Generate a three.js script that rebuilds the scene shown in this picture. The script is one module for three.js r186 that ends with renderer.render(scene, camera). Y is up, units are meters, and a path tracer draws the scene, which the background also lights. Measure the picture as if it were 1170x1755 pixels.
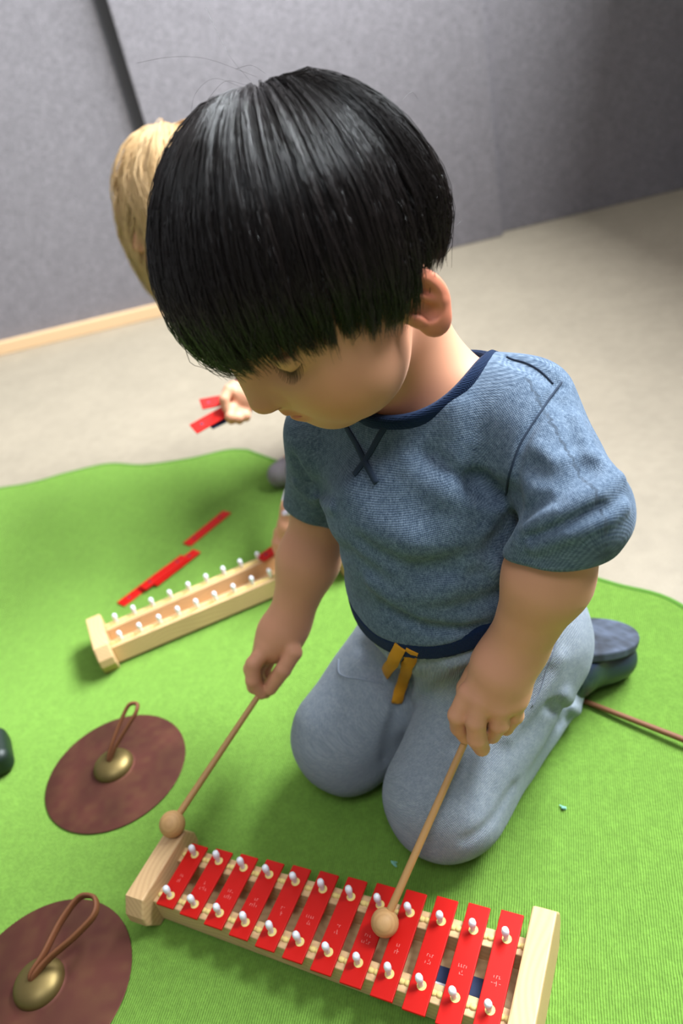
import * as THREE from 'three';
import { mergeGeometries, mergeVertices } from 'three/addons/utils/BufferGeometryUtils.js';
import { RoundedBoxGeometry } from 'three/addons/geometries/RoundedBoxGeometry.js';
import { ImprovedNoise } from 'three/addons/math/ImprovedNoise.js';
import { RectAreaLightUniformsLib } from 'three/addons/lights/RectAreaLightUniformsLib.js';

// ---------------------------------------------------------------- camera, light, exposure
const scene = new THREE.Scene();
const renderer = new THREE.WebGLRenderer({ antialias: true });
renderer.toneMapping = THREE.LinearToneMapping;
renderer.toneMappingExposure = 0.97;
renderer.shadowMap.enabled = true;
const EYE = new THREE.Vector3(0, 0.62, 0), FOC = 1340, IW = 1170, IH = 1755;
const FW = new THREE.Vector3(0, -0.53078, -0.84751), RT = new THREE.Vector3(0.97206, -0.19895, 0.1246), UPV = new THREE.Vector3(0.23475, 0.82383, -0.51595);
const camera = new THREE.PerspectiveCamera(2 * Math.atan(IH / 2 / FOC) * 180 / Math.PI, IW / IH, 0.02, 30);
camera.position.copy(EYE);
camera.quaternion.setFromRotationMatrix(new THREE.Matrix4().makeBasis(RT, UPV, FW.clone().negate()));
camera.focus = 0.53; camera.userData.fStop = 4.8;
scene.add(camera);
scene.background = new THREE.Color(0.75, 0.87, 1.0);
RectAreaLightUniformsLib.init();
function daylight(name, w, h, pos, target, color, intensity) {
  const l = new THREE.RectAreaLight(color, intensity, w, h);
  l.name = name; l.position.set(...pos); l.lookAt(...target); scene.add(l); return l;
}
// sky light coming in through the two window openings (each light fills its opening)
daylight('window_daylight', 1.9, 1.1, [1.435, 2.1, -1.2], [0, 2.1, -1.2], new THREE.Color(0.88, 0.95, 1.0), 78);
daylight('skylight_daylight', 1.1, 0.9, [-0.1, 3.18, 1.15], [-0.1, 0, 1.151], new THREE.Color(0.85, 0.93, 1.0), 14);

// ---------------------------------------------------------------- helpers
const V = (x, y, z) => new THREE.Vector3(x, y, z);
let seed = 7;
function rnd() { seed = (seed + 0x6D2B79F5) | 0; let t = Math.imul(seed ^ (seed >>> 15), 1 | seed); t = (t + Math.imul(t ^ (t >>> 7), 61 | t)) ^ t; return ((t ^ (t >>> 14)) >>> 0) / 4294967296; }
const perlin = new ImprovedNoise();
const noise = (x, y, z = 0) => perlin.noise(x + 13.7, y + 41.3, z + 7.9);
const clamp = (x, a = 0, b = 1) => Math.max(a, Math.min(b, x));
const smooth = (a, b, x) => { const t = clamp((x - a) / (b - a)); return t * t * (3 - 2 * t); };
const mix = (a, b, t) => a + (b - a) * t;
const used = {};
function numbered(n) { const k = used[n] = (used[n] ?? -1) + 1; return k ? n + '_' + String(k).padStart(3, '0') : n; }
function part(name, geo, mat, parent) { const m = new THREE.Mesh(geo, mat); m.name = name; m.castShadow = m.receiveShadow = true; parent.add(m); return m; }
function tag(o, label, category, group) { o.userData.label = label; o.userData.category = category; if (group) o.userData.group = group; return o; }
function thing(name, label, category, pos = [0, 0, 0], turn = 0, group) {
  const g = new THREE.Group(); g.name = numbered(name); g.position.set(...pos); g.rotation.y = turn; scene.add(g); return tag(g, label, category, group);
}
function struct(name, geo, mat) { const m = part(name, geo, mat, scene); m.userData.kind = 'structure'; return m; }
function box(w, h, d, x = 0, y = 0, z = 0, r = 0) { const g = r ? new RoundedBoxGeometry(w, h, d, 2, r) : new THREE.BoxGeometry(w, h, d); return g.translate(x, y, z); }
// pixel of the photograph and depth -> point in the world; used to lay joints out
function atPx(x, y, depth) { return EYE.clone().addScaledVector(FW, depth).addScaledVector(RT, (x - IW / 2) / FOC * depth).addScaledVector(UPV, -(y - IH / 2) / FOC * depth); }

// ---------------------------------------------------------------- textures
function tex(size, metres, fn, srgb = true) {
  const d = new Uint8Array(size * size * 4);
  for (let y = 0; y < size; y++) for (let x = 0; x < size; x++) {
    const c = fn(x / size, y / size, x, y), i = (y * size + x) * 4;
    const a = typeof c === 'number' ? [c, c, c] : c;
    d[i] = clamp(a[0]) * 255; d[i + 1] = clamp(a[1]) * 255; d[i + 2] = clamp(a[2]) * 255; d[i + 3] = 255;
  }
  const t = new THREE.DataTexture(d, size, size); t.wrapS = t.wrapT = THREE.RepeatWrapping; t.magFilter = THREE.LinearFilter; t.minFilter = THREE.LinearMipmapLinearFilter; t.generateMipmaps = true;
  if (srgb) t.colorSpace = THREE.SRGBColorSpace;
  t.repeat.set(1 / metres, 1 / metres); t.needsUpdate = true; return t;
}
// value noise that tiles with k cells a side, in [-1, 1]
const lattice = (x, y, k, s) => { let h = Math.imul(((x % k) + k) % k + 1, 374761393) + Math.imul(((y % k) + k) % k + 1, 668265263) + Math.imul(s + 11, 1274126177); h = Math.imul(h ^ (h >>> 13), 1274126177); return ((h ^ (h >>> 16)) >>> 0) / 2147483648 - 1; };
function tile(u, v, k, s = 0) { const x = u * k, y = v * k, i = Math.floor(x), j = Math.floor(y), a = x - i, b = y - j, p = a * a * (3 - 2 * a), q = b * b * (3 - 2 * b); return mix(mix(lattice(i, j, k, s), lattice(i + 1, j, k, s), p), mix(lattice(i, j + 1, k, s), lattice(i + 1, j + 1, k, s), p), q); }
const rgb = (r, g, b, k = 1) => [r / 255 * k, g / 255 * k, b / 255 * k];

const rugMap = tex(512, 0.11, (u, v, x, y) => {
  const rib = Math.sin(u * Math.PI * 2 * 56 + 1.3 * tile(u, v, 14)), n = tile(u, v, 60, 4) + 0.6 * tile(u, v, 18, 2), p = rnd() - 0.5;
  const k = 1 + 0.035 * rib + 0.045 * n + 0.1 * p; return rgb(108, 145, 60, k);
});
const rugBump = tex(512, 0.11, (u, v) => 0.5 + 0.2 * Math.sin(u * Math.PI * 2 * 56 + 1.3 * tile(u, v, 14)) + 0.1 * tile(u, v, 60, 4) + 0.25 * (rnd() - 0.5), false);
const floorMap = tex(512, 0.5, (u, v) => { const k = 1 + 0.02 * tile(u, v, 9) + 0.025 * tile(u, v, 40, 3) + 0.05 * (rnd() - 0.5); return rgb(150, 138, 120, k); });
const wallMap = tex(512, 0.32, (u, v) => {
  const weave = 0.05 * Math.sin(u * Math.PI * 2 * 90) + 0.05 * Math.sin(v * Math.PI * 2 * 90), k = 1 + weave + 0.09 * tile(u, v, 90, 1) + 0.03 * tile(u, v, 24, 8) + 0.2 * (rnd() - 0.5);
  return rgb(124, 119, 122, k);
});
const wallBump = tex(256, 0.16, (u, v) => 0.5 + 0.2 * Math.sin(u * Math.PI * 2 * 45) + 0.2 * Math.sin(v * Math.PI * 2 * 45) + 0.3 * (rnd() - 0.5), false);
const woodMap = tex(512, 0.16, (u, v) => {
  const w = tile(u * 1, v, 3, 2), l = Math.sin((v * 26 + 2.2 * w) * Math.PI * 2) * 0.5 + 0.5, f = tile(u, v * 1, 6, 5);
  const k = 1 - 0.05 * l * l + 0.02 * f + 0.05 * (rnd() - 0.5); return [0.8 * k, 0.655 * k * (1 - 0.02 * l), 0.475 * k * (1 - 0.04 * l)];
});
const heather = (r, g, b, r2, g2, b2, stripes, seedk) => tex(512, 0.08, (u, v) => {
  const s = stripes ? 0.5 + 0.5 * Math.sin(v * Math.PI * 2 * stripes + 0.7 * tile(u, v, 20, seedk)) : 0.5;
  const sl = tile(u, v, 26, seedk) * 0.14 + tile(u, v * 0.5, 110, seedk + 2) * 0.22 + tile(u, v, 170, seedk + 4) * 0.3 + (rnd() - 0.5) * 0.5;
  const t = clamp(0.5 + sl * 0.6 + (s - 0.5) * 0.22);
  return [mix(r, r2, t) / 255, mix(g, g2, t) / 255, mix(b, b2, t) / 255];
});
const shirtMap = heather(42, 56, 74, 130, 145, 162, 64, 3), pantsMap = heather(110, 119, 132, 160, 167, 174, 0, 9);
const knitBump = tex(256, 0.02, (u, v) => 0.5 + 0.25 * Math.sin(v * Math.PI * 2 * 16) + 0.2 * Math.sin(u * Math.PI * 2 * 16) + 0.2 * (rnd() - 0.5), false);
const bronzeMap = tex(512, 0.16, (u, v) => {
  const a = tile(u, v, 6, 3), b = tile(u, v, 22, 6), k = 1 + 0.12 * a + 0.04 * b + 0.03 * (rnd() - 0.5);
  return [0.41 * k, 0.25 * k * (1 + 0.06 * b), 0.2 * k];
});
const soleMap = tex(128, 0.1, (u, v) => { const k = 1 + 0.35 * tile(u, v, 7, 2) + 0.2 * tile(u, v, 19, 5); return rgb(54, 60, 72, k); });
const std = (o) => new THREE.MeshPhysicalMaterial(o);
const M = {
  rug: std({ map: rugMap, bumpMap: rugBump, bumpScale: 0.0016, roughness: 1, sheen: 0.3, sheenColor: new THREE.Color(0.5, 0.7, 0.2), sheenRoughness: 0.8, specularIntensity: 0.2 }),
  rugEdge: std({ color: '#4d7a22', roughness: 0.95 }),
  floor: std({ map: floorMap, roughness: 0.5, specularIntensity: 0.6 }),
  wallFabric: std({ map: wallMap, bumpMap: wallBump, bumpScale: 0.0008, roughness: 1, specularIntensity: 0.2 }),
  plaster: std({ color: '#5f5e60', roughness: 0.95 }),
  ceiling: std({ color: '#8f8d8a', roughness: 0.95 }),
  gap: std({ color: '#5d5b60', roughness: 0.95 }),
  paleTrim: std({ color: '#d8b48a', roughness: 0.55 }),
  navyPaper: std({ color: '#15284f', roughness: 0.6 }), lint: std({ color: '#7fb6a4', roughness: 1 }),
  strip: std({ color: '#57555a', roughness: 0.95 }),
  frame: std({ color: '#e6e4df', roughness: 0.6 }),
  glass: std({ color: '#ffffff', transmission: 1, roughness: 0, thickness: 0 }),
  wood: std({ map: woodMap, roughness: 0.55 }),
  stick: std({ color: '#b98a56', roughness: 0.5 }),
  darkStick: std({ color: '#7a4f33', roughness: 0.55 }),
  ball: std({ map: woodMap, color: '#f3e6d2', roughness: 0.6 }),
  red: std({ color: '#b80c03', roughness: 0.5, specularIntensity: 0.45 }),
  mark: std({ color: '#d98a80', roughness: 0.6 }),
  blueBar: std({ color: '#1d3f73', roughness: 0.4 }),
  pin: std({ color: '#e9e8f0', roughness: 0.45 }),
  felt: std({ color: '#d9c078', roughness: 0.95 }),
  bronze: std({ map: bronzeMap, metalness: 0.75, roughness: 0.52 }),
  brass: std({ color: '#7a683f', metalness: 0.8, roughness: 0.47 }),
  leather: std({ color: '#6b3c1d', roughness: 0.7 }),
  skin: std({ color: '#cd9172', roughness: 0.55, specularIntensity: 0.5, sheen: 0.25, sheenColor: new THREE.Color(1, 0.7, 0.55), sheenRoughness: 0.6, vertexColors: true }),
  hair: std({ color: new THREE.Color(0.013, 0.009, 0.008), roughness: 0.28, specularIntensity: 1 }),
  blond: std({ color: new THREE.Color(0.62, 0.4, 0.19), roughness: 0.42, specularIntensity: 0.7 }),
  lash: std({ color: '#15100d', roughness: 0.6 }),
  shirt: std({ map: shirtMap, bumpMap: knitBump, bumpScale: 0.0002, roughness: 0.95, sheen: 0.35, sheenColor: new THREE.Color(0.7, 0.8, 1), sheenRoughness: 0.6, specularIntensity: 0.3 }),
  navy: std({ color: '#10203a', bumpMap: knitBump, bumpScale: 0.0005, roughness: 0.95, sheen: 0.2, sheenColor: new THREE.Color(0.5, 0.6, 0.9), specularIntensity: 0.3 }),
  thread: std({ color: '#1d2c3f', roughness: 0.95 }),
  pants: std({ map: pantsMap, bumpMap: knitBump, bumpScale: 0.0004, roughness: 0.97, sheen: 0.35, sheenColor: new THREE.Color(0.85, 0.9, 1), sheenRoughness: 0.6, specularIntensity: 0.3 }),
  pantSeam: std({ color: '#7f8896', roughness: 0.97 }),
  cord: std({ color: '#c08213', roughness: 0.95 }),
  shoe: std({ color: '#1b2738', roughness: 0.42 }),
  sole: std({ map: soleMap, roughness: 0.85 }),
  darkGreen: std({ color: '#071a10', roughness: 0.5 }),
  greySock: std({ color: '#8b8286', roughness: 0.98 }),
  pinkCloth: std({ color: '#b0506e', roughness: 0.95 }),
  lilac: std({ color: '#e3d3ea', roughness: 0.95 }),
  darkNavy: std({ color: '#1a2438', roughness: 0.95 }),
};

// ---------------------------------------------------------------- distance fields and their mesher
const sminK = (a, b, k) => { const h = Math.max(k - Math.abs(a - b), 0) / k; return Math.min(a, b) - h * h * k * 0.25; };
const smaxK = (a, b, k) => -sminK(-a, -b, k);
function cone(p, a, b, ra, rb) {            // tapered capsule
  const bx = b.x - a.x, by = b.y - a.y, bz = b.z - a.z, px = p.x - a.x, py = p.y - a.y, pz = p.z - a.z;
  const t = clamp((px * bx + py * by + pz * bz) / (bx * bx + by * by + bz * bz + 1e-12));
  const dx = px - bx * t, dy = py - by * t, dz = pz - bz * t;
  return Math.sqrt(dx * dx + dy * dy + dz * dz) - (ra + (rb - ra) * t);
}
function ell(p, c, rx, ry, rz) {            // ellipsoid
  const x = (p.x - c.x) / rx, y = (p.y - c.y) / ry, z = (p.z - c.z) / rz, k0 = Math.sqrt(x * x + y * y + z * z);
  const X = x / rx, Y = y / ry, Z = z / rz, k1 = Math.sqrt(X * X + Y * Y + Z * Z);
  return k1 < 1e-9 ? -Math.min(rx, ry, rz) : k0 * (k0 - 1) / k1;
}
const segDist = (p, a, b) => cone(p, a, b, 0, 0);
function netMesh(f, lo, hi, cell, keep) {    // surface nets; the blocks far from the surface are skipped
  const n = [0, 1, 2].map((i) => Math.ceil((hi.getComponent(i) - lo.getComponent(i)) / cell) + 1);
  const B = 8, val = new Float32Array(n[0] * n[1] * n[2]).fill(1), p = V(0, 0, 0);
  const id = (i, j, k) => (k * n[1] + j) * n[0] + i, half = B * cell * 0.5, reach = half * 1.75 * 1.5 + cell;
  for (let k = 0; k < n[2]; k += B) for (let j = 0; j < n[1]; j += B) for (let i = 0; i < n[0]; i += B) {
    p.set(lo.x + i * cell + half, lo.y + j * cell + half, lo.z + k * cell + half);
    const c = f(p);
    const far = Math.abs(c) > reach;
    for (let kk = k; kk < Math.min(k + B, n[2]); kk++) for (let jj = j; jj < Math.min(j + B, n[1]); jj++) for (let ii = i; ii < Math.min(i + B, n[0]); ii++) {
      if (far) { val[id(ii, jj, kk)] = c; continue; }
      p.set(lo.x + ii * cell, lo.y + jj * cell, lo.z + kk * cell); val[id(ii, jj, kk)] = f(p);
    }
  }
  const vid = new Int32Array(val.length).fill(-1), pos = [], idx = [];
  for (let k = 0; k < n[2] - 1; k++) for (let j = 0; j < n[1] - 1; j++) for (let i = 0; i < n[0] - 1; i++) {
    let m = 0, sx = 0, sy = 0, sz = 0, c = 0;
    const v = [];
    for (let q = 0; q < 8; q++) { const a = val[id(i + (q & 1), j + (q >> 1 & 1), k + (q >> 2))]; v.push(a); if (a < 0) m |= 1 << q; }
    if (m === 0 || m === 255) continue;
    for (let q = 0; q < 8; q++) for (let b = 0; b < 3; b++) {
      if (q >> b & 1) continue; const w = q | 1 << b;
      if ((v[q] < 0) === (v[w] < 0)) continue;
      const t = v[q] / (v[q] - v[w]); c++;
      sx += (q & 1) + (b === 0 ? t : 0); sy += (q >> 1 & 1) + (b === 1 ? t : 0); sz += (q >> 2) + (b === 2 ? t : 0);
    }
    vid[id(i, j, k)] = pos.length / 3;
    pos.push(lo.x + (i + sx / c) * cell, lo.y + (j + sy / c) * cell, lo.z + (k + sz / c) * cell);
  }
  for (let k = 1; k < n[2] - 1; k++) for (let j = 1; j < n[1] - 1; j++) for (let i = 1; i < n[0] - 1; i++) {
    const s = val[id(i, j, k)] < 0;
    const ax = [[1, 0, 0], [0, 1, 0], [0, 0, 1]];
    for (let b = 0; b < 3; b++) {
      if ((val[id(i + ax[b][0], j + ax[b][1], k + ax[b][2])] < 0) === s) continue;
      const u = ax[(b + 1) % 3], w = ax[(b + 2) % 3];
      const g = (e, h) => vid[id(i - e * u[0] - h * w[0], j - e * u[1] - h * w[1], k - e * u[2] - h * w[2])];
      const a0 = g(0, 0), a1 = g(1, 0), a2 = g(1, 1), a3 = g(0, 1);
      if (a0 < 0 || a1 < 0 || a2 < 0 || a3 < 0) continue;
      if (keep) { p.set((pos[a0 * 3] + pos[a2 * 3]) / 2, (pos[a0 * 3 + 1] + pos[a2 * 3 + 1]) / 2, (pos[a0 * 3 + 2] + pos[a2 * 3 + 2]) / 2); if (!keep(p)) continue; }
      if (s) idx.push(a0, a1, a2, a0, a2, a3); else idx.push(a0, a2, a1, a0, a3, a2);
    }
  }
  // only the vertices in use; normals from the field
  const map = new Int32Array(pos.length / 3).fill(-1), P = [], N = [], e = cell * 0.5, q = V(0, 0, 0);
  for (let t = 0; t < idx.length; t++) {
    const o = idx[t];
    if (map[o] < 0) {
      map[o] = P.length / 3;
      p.set(pos[o * 3], pos[o * 3 + 1], pos[o * 3 + 2]);
      const g = V(0, 0, 0);
      for (let it = 0; it < 2; it++) {
        for (let b = 0; b < 3; b++) { q.copy(p); q.setComponent(b, p.getComponent(b) + e); const a = f(q); q.setComponent(b, p.getComponent(b) - e); g.setComponent(b, (a - f(q)) / (2 * e)); }
        const L = g.lengthSq();
        if (it === 0 && L > 0.05) { const s = clamp(f(p) / L, -cell * 0.6, cell * 0.6); p.addScaledVector(g, -s); }
      }
      g.normalize(); P.push(p.x, p.y, p.z); N.push(g.x, g.y, g.z);
    }
    idx[t] = map[o];
  }
  const geo = new THREE.BufferGeometry();
  geo.setAttribute('position', new THREE.Float32BufferAttribute(P, 3)); geo.setAttribute('normal', new THREE.Float32BufferAttribute(N, 3)); geo.setIndex(idx);
  return geo;
}
function setUV(geo, fn) { const p = geo.attributes.position, uv = new Float32Array(p.count * 2), v = V(0, 0, 0); for (let i = 0; i < p.count; i++) { v.fromBufferAttribute(p, i); const c = fn(v); uv[i * 2] = c[0]; uv[i * 2 + 1] = c[1]; } geo.setAttribute('uv', new THREE.BufferAttribute(uv, 2)); return geo; }
function setColor(geo, fn) { const p = geo.attributes.position, col = new Float32Array(p.count * 3), v = V(0, 0, 0); for (let i = 0; i < p.count; i++) { v.fromBufferAttribute(p, i); const c = fn(v); col.set(c, i * 3); } geo.setAttribute('color', new THREE.BufferAttribute(col, 3)); return geo; }
// around-the-bone coordinates in metres
function boneUV(a, b, ref) {
  const ax = b.clone().sub(a).normalize(), e1 = ref.clone().addScaledVector(ax, -ref.dot(ax)).normalize(), e2 = ax.clone().cross(e1), d = V(0, 0, 0);
  return (p, r) => { d.copy(p).sub(a); return [Math.atan2(d.dot(e2), d.dot(e1)) * r, d.dot(ax)]; };
}
// swept ribbon or tube along points; section is a list of [normal offset, side offset]
function sweep(points, normals, section, close = false, scale) {
  const n = points.length, m = section.length, pos = [], idx = [];
  for (let i = 0; i < n; i++) {
    const a = points[close ? (i + n - 1) % n : Math.max(i - 1, 0)], b = points[close ? (i + 1) % n : Math.min(i + 1, n - 1)];
    const t = b.clone().sub(a).normalize(), nn = normals[i].clone().addScaledVector(t, -normals[i].dot(t)).normalize(), s = t.clone().cross(nn), k = scale ? scale(i / (n - 1)) : 1;
    for (const [o, w] of section) { const q = points[i].clone().addScaledVector(nn, o * k).addScaledVector(s, w * k); pos.push(q.x, q.y, q.z); }
  }
  for (let i = 0; i < n - (close ? 0 : 1); i++) for (let j = 0; j < m; j++) {
    const a = i * m + j, b = i * m + (j + 1) % m, c = ((i + 1) % n) * m + j, d = ((i + 1) % n) * m + (j + 1) % m;
    idx.push(a, b, c, b, d, c);
  }
  if (!close) for (let j = 1; j < m - 1; j++) { idx.push(0, j + 1, j); const o = (n - 1) * m; idx.push(o, o + j, o + j + 1); }
  const g = new THREE.BufferGeometry(); g.setAttribute('position', new THREE.Float32BufferAttribute(pos, 3)); g.setIndex(idx); g.computeVertexNormals();
  setUV(g, (v) => [v.x + v.z, v.y]); return g;
}
const ring = (rn, rs, k = 8) => Array.from({ length: k }, (_, i) => [Math.cos(i / k * Math.PI * 2) * rn, Math.sin(i / k * Math.PI * 2) * rs]);
const curve = (pts, n) => new THREE.CatmullRomCurve3(pts).getPoints(n);
function tube(a, b, ra, rb, k = 14) { const d = b.clone().sub(a), g = new THREE.CylinderGeometry(rb, ra, d.length(), k, 1); g.applyQuaternion(new THREE.Quaternion().setFromUnitVectors(V(0, 1, 0), d.clone().normalize())); g.translate((a.x + b.x) / 2, (a.y + b.y) / 2, (a.z + b.z) / 2); return g; }

// ---------------------------------------------------------------- the room
const FLOORY = -0.006;
{
  const X0 = -2.4, X1 = 1.45, Z0 = -2.34, Z1 = 2.1, CE = 3.2, T = 0.15;
  const fl = box(X1 - X0 + 2 * T, 0.1, Z1 - Z0 + 2 * T, (X0 + X1) / 2, FLOORY - 0.05, (Z0 + Z1) / 2); setUV(fl, (v) => [v.x, v.z]); struct('floor', fl, M.floor);
  const sk = [-0.65, 0.45, 0.7, 1.6], span = (x0, x1, z0, z1) => box(x1 - x0, 0.1, z1 - z0, (x0 + x1) / 2, CE + 0.05, (z0 + z1) / 2);   // ceiling round the skylight opening
  struct('ceiling', mergeGeometries([span(X0 - T, sk[0], Z0 - T, Z1 + T), span(sk[1], X1 + T, Z0 - T, Z1 + T), span(sk[0], sk[1], Z0 - T, sk[2]), span(sk[0], sk[1], sk[3], Z1 + T)]), M.ceiling);
  const wb = struct('wall_back', box(X1 - X0 + 2 * T, CE, T, (X0 + X1) / 2, CE / 2 + FLOORY, Z0 - T / 2), M.gap);
  const panel = (x0, x1, z, th, y0) => { const g = box(x1 - x0, CE - y0 - 0.04, th, (x0 + x1) / 2, (CE + y0) / 2 - 0.02, z - th / 2, 0.003); setUV(g, (v) => [v.x + v.z, v.y]); return part('panel', g, M.wallFabric, wb); };
  panel(-2.38, -0.288, -2.272, 0.065, FLOORY); panel(-0.252, 0.632, -2.235, 0.1, FLOORY); panel(0.64, 1.44, -2.272, 0.065, FLOORY);
  part('cover_strip', box(0.036, CE - 0.04, 0.03, -0.27, CE / 2, -2.285), M.strip, wb);
  const bb = struct('baseboard_back', box(2.1, 0.036, 0.02, -1.335, 0.018 + FLOORY, -2.262, 0.003), M.paleTrim);
  struct('wall_left', box(T, CE, Z1 - Z0, X0 - T / 2, CE / 2 + FLOORY, (Z0 + Z1) / 2), M.plaster);
  const bc = thing('added_bookcase', 'tall grey unseen case added along the right wall to shade the floor', 'added_bookcase', [1.3, FLOORY, -1.4]);  // added out of view to darken the right floor and wall
  part('side_panel', box(0.26, 1.4, 0.02, 0, 0.7, -0.78, 0.002), M.strip, bc); part('side_panel', box(0.26, 1.4, 0.02, 0, 0.7, 0.78, 0.002), M.strip, bc); part('back_panel', box(0.02, 1.4, 1.54, 0.12, 0.7, 0, 0.002), M.strip, bc);
  for (const y of [0.03, 0.48, 0.93, 1.39]) part('shelf', box(0.24, 0.02, 1.54, -0.01, y, 0, 0.002), M.strip, bc);
  // right wall and rear wall, each with a window opening
  const wallWithHole = (name, len, h0, h1, s0, s1, place) => {
    const gs = [box(len, h0, T, 0, h0 / 2, 0), box(len, CE - h1, T, 0, (CE + h1) / 2, 0), box(s0 + len / 2, h1 - h0, T, (s0 - len / 2) / 2, (h0 + h1) / 2, 0), box(len / 2 - s1, h1 - h0, T, (s1 + len / 2) / 2, (h0 + h1) / 2, 0)];
    const g = mergeGeometries(gs); place(g); struct(name, g, M.plaster);
  };
  const windowIn = (name, w, h, place) => {
    const grp = new THREE.Group(); grp.name = name; grp.userData.kind = 'structure'; scene.add(grp); place(grp);
    const bars = [box(w, 0.05, 0.06, 0, h / 2 - 0.025, 0), box(w, 0.05, 0.06, 0, -h / 2 + 0.025, 0), box(0.05, h, 0.06, -w / 2 + 0.025, 0, 0), box(0.05, h, 0.06, w / 2 - 0.025, 0, 0), box(0.05, h, 0.06, 0, 0, 0)];
    part('window_frame', mergeGeometries(bars), M.frame, grp);
    for (const s of [-1, 1]) part('pane', box(w / 2 - 0.06, h - 0.1, 0.006, s * w / 4, 0, 0), M.glass, grp);
  };
  wallWithHole('wall_right', Z1 - Z0, 1.5, 2.7, -1.0 + 1.08, 1.0 + 1.08, (g) => { g.rotateY(Math.PI / 2); g.translate(X1 + T / 2, FLOORY, (Z0 + Z1) / 2); });
  windowIn('window_1', 2.0, 1.2, (g) => { g.position.set(X1 + 0.09, 2.1 + FLOORY, -1.2); g.rotation.y = Math.PI / 2; });
  struct('wall_rear', box(X1 - X0, CE, T, (X0 + X1) / 2, CE / 2 + FLOORY, Z1 + T / 2), M.plaster);
  windowIn('window_2', 1.1, 0.9, (g) => { g.position.set(-0.1, CE + 0.06, 1.15); g.rotation.x = Math.PI / 2; });
}

// ---------------------------------------------------------------- the green rug: a patch between four edge lines
const objectsOnRug = [[-0.09, -0.36, 0.3], [-0.17, -0.82, 0.26], [0.05, -0.52, 0.3], [-0.3, -0.59, 0.16], [-0.33, -0.38, 0.16], [-0.03, -1.12, 0.34], [0.22, -0.5, 0.12], [-0.21, -1.03, 0.14], [0.3, -0.4, 0.2]];
{
  const rug = thing('rug', 'bright green knitted rug with dark serged edge under the children', 'rug');
  const poly = (pts) => (s) => { const k = clamp(s) * (pts.length - 1), i = Math.min(Math.floor(k), pts.length - 2), t = k - i; return [mix(pts[i][0], pts[i + 1][0], t), mix(pts[i][1], pts[i + 1][1], t)]; };
  const dense = (pts) => poly(new THREE.CatmullRomCurve3(pts.map(([x, z]) => V(x, 0, z))).getSpacedPoints(120).map((q) => [q.x, q.z]));
  const far = dense([[-1.05, -1.41], [-0.8, -1.385], [-0.617, -1.358], [-0.546, -1.346], [-0.479, -1.35], [-0.406, -1.346], [-0.36, -1.322], [-0.329, -1.307], [-0.24, -1.289], [-0.175, -1.287], [-0.14, -1.27]]);
  const right = dense([[-0.14, -1.27], [-0.092, -1.205], [0.05, -1.01], [0.2, -0.81], [0.29, -0.695], [0.328, -0.658], [0.345, -0.62], [0.37, -0.5], [0.41, -0.2], [0.45, 0.3]]);
  const left = poly([[-1.05, -1.41], [-1.0, 0.3]]), near = poly([[-1.0, 0.3], [0.45, 0.3]]);
  const c00 = far(0), c10 = far(1), c01 = near(0), c11 = near(1), N = 200;
  const xz = (u, v) => [0, 1].map((i) => (1 - v) * far(u)[i] + v * near(u)[i] + (1 - u) * left(v)[i] + u * right(v)[i] - ((1 - u) * (1 - v) * c00[i] + u * (1 - v) * c10[i] + (1 - u) * v * c01[i] + u * v * c11[i]));
  const lift = (x, z) => {
    let m = 1; for (const [ox, oz, r] of objectsOnRug) m = Math.min(m, smooth(r * 0.75, r * 1.5, Math.hypot(x - ox, z - oz)));
    const w = noise(x * 4.5, z * 6 + x * 2, 1.2) + 0.4 * noise(x * 11, z * 11, 3);
    return 0.011 * m * Math.max(0, w + 0.12);
  };
  const pos = [], uv = [], idx = [], th = 0.004;
  for (const s of [0, 1]) for (let j = 0; j <= N; j++) for (let i = 0; i <= N; i++) { const [x, z] = xz(i / N, j / N); pos.push(x, lift(x, z) - s * th, z); uv.push(x * 0.94 + z * 0.34, z * 0.94 - x * 0.34); }
  const S = (N + 1) * (N + 1), at = (i, j) => j * (N + 1) + i;
  for (let j = 0; j < N; j++) for (let i = 0; i < N; i++) { const a = at(i, j), b = at(i + 1, j), c = at(i, j + 1), d = at(i + 1, j + 1); idx.push(a, c, b, b, c, d, S + a, S + b, S + c, S + b, S + d, S + c); }
  const g = new THREE.BufferGeometry(); g.setAttribute('position', new THREE.Float32BufferAttribute(pos, 3)); g.setAttribute('uv', new THREE.Float32BufferAttribute(uv, 2)); g.setIndex(idx); g.computeVertexNormals();
  part('rug_cloth', g, M.rug, rug);
  const rim = [];
  for (let i = 0; i <= 160; i++) rim.push(far(i / 160)); for (let i = 1; i <= 160; i++) rim.push(right(i / 160)); for (let i = 1; i <= 60; i++) rim.push(near(1 - i / 60)); for (let i = 1; i < 60; i++) rim.push(left(1 - i / 60));
  const rp = rim.map(([x, z]) => V(x, lift(x, z) - 0.0015, z));
  part('serged_edge', sweep(rp, rp.map(() => V(0, 1, 0)), ring(0.003, 0.0038, 8), true), M.rugEdge, rug);
}

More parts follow.
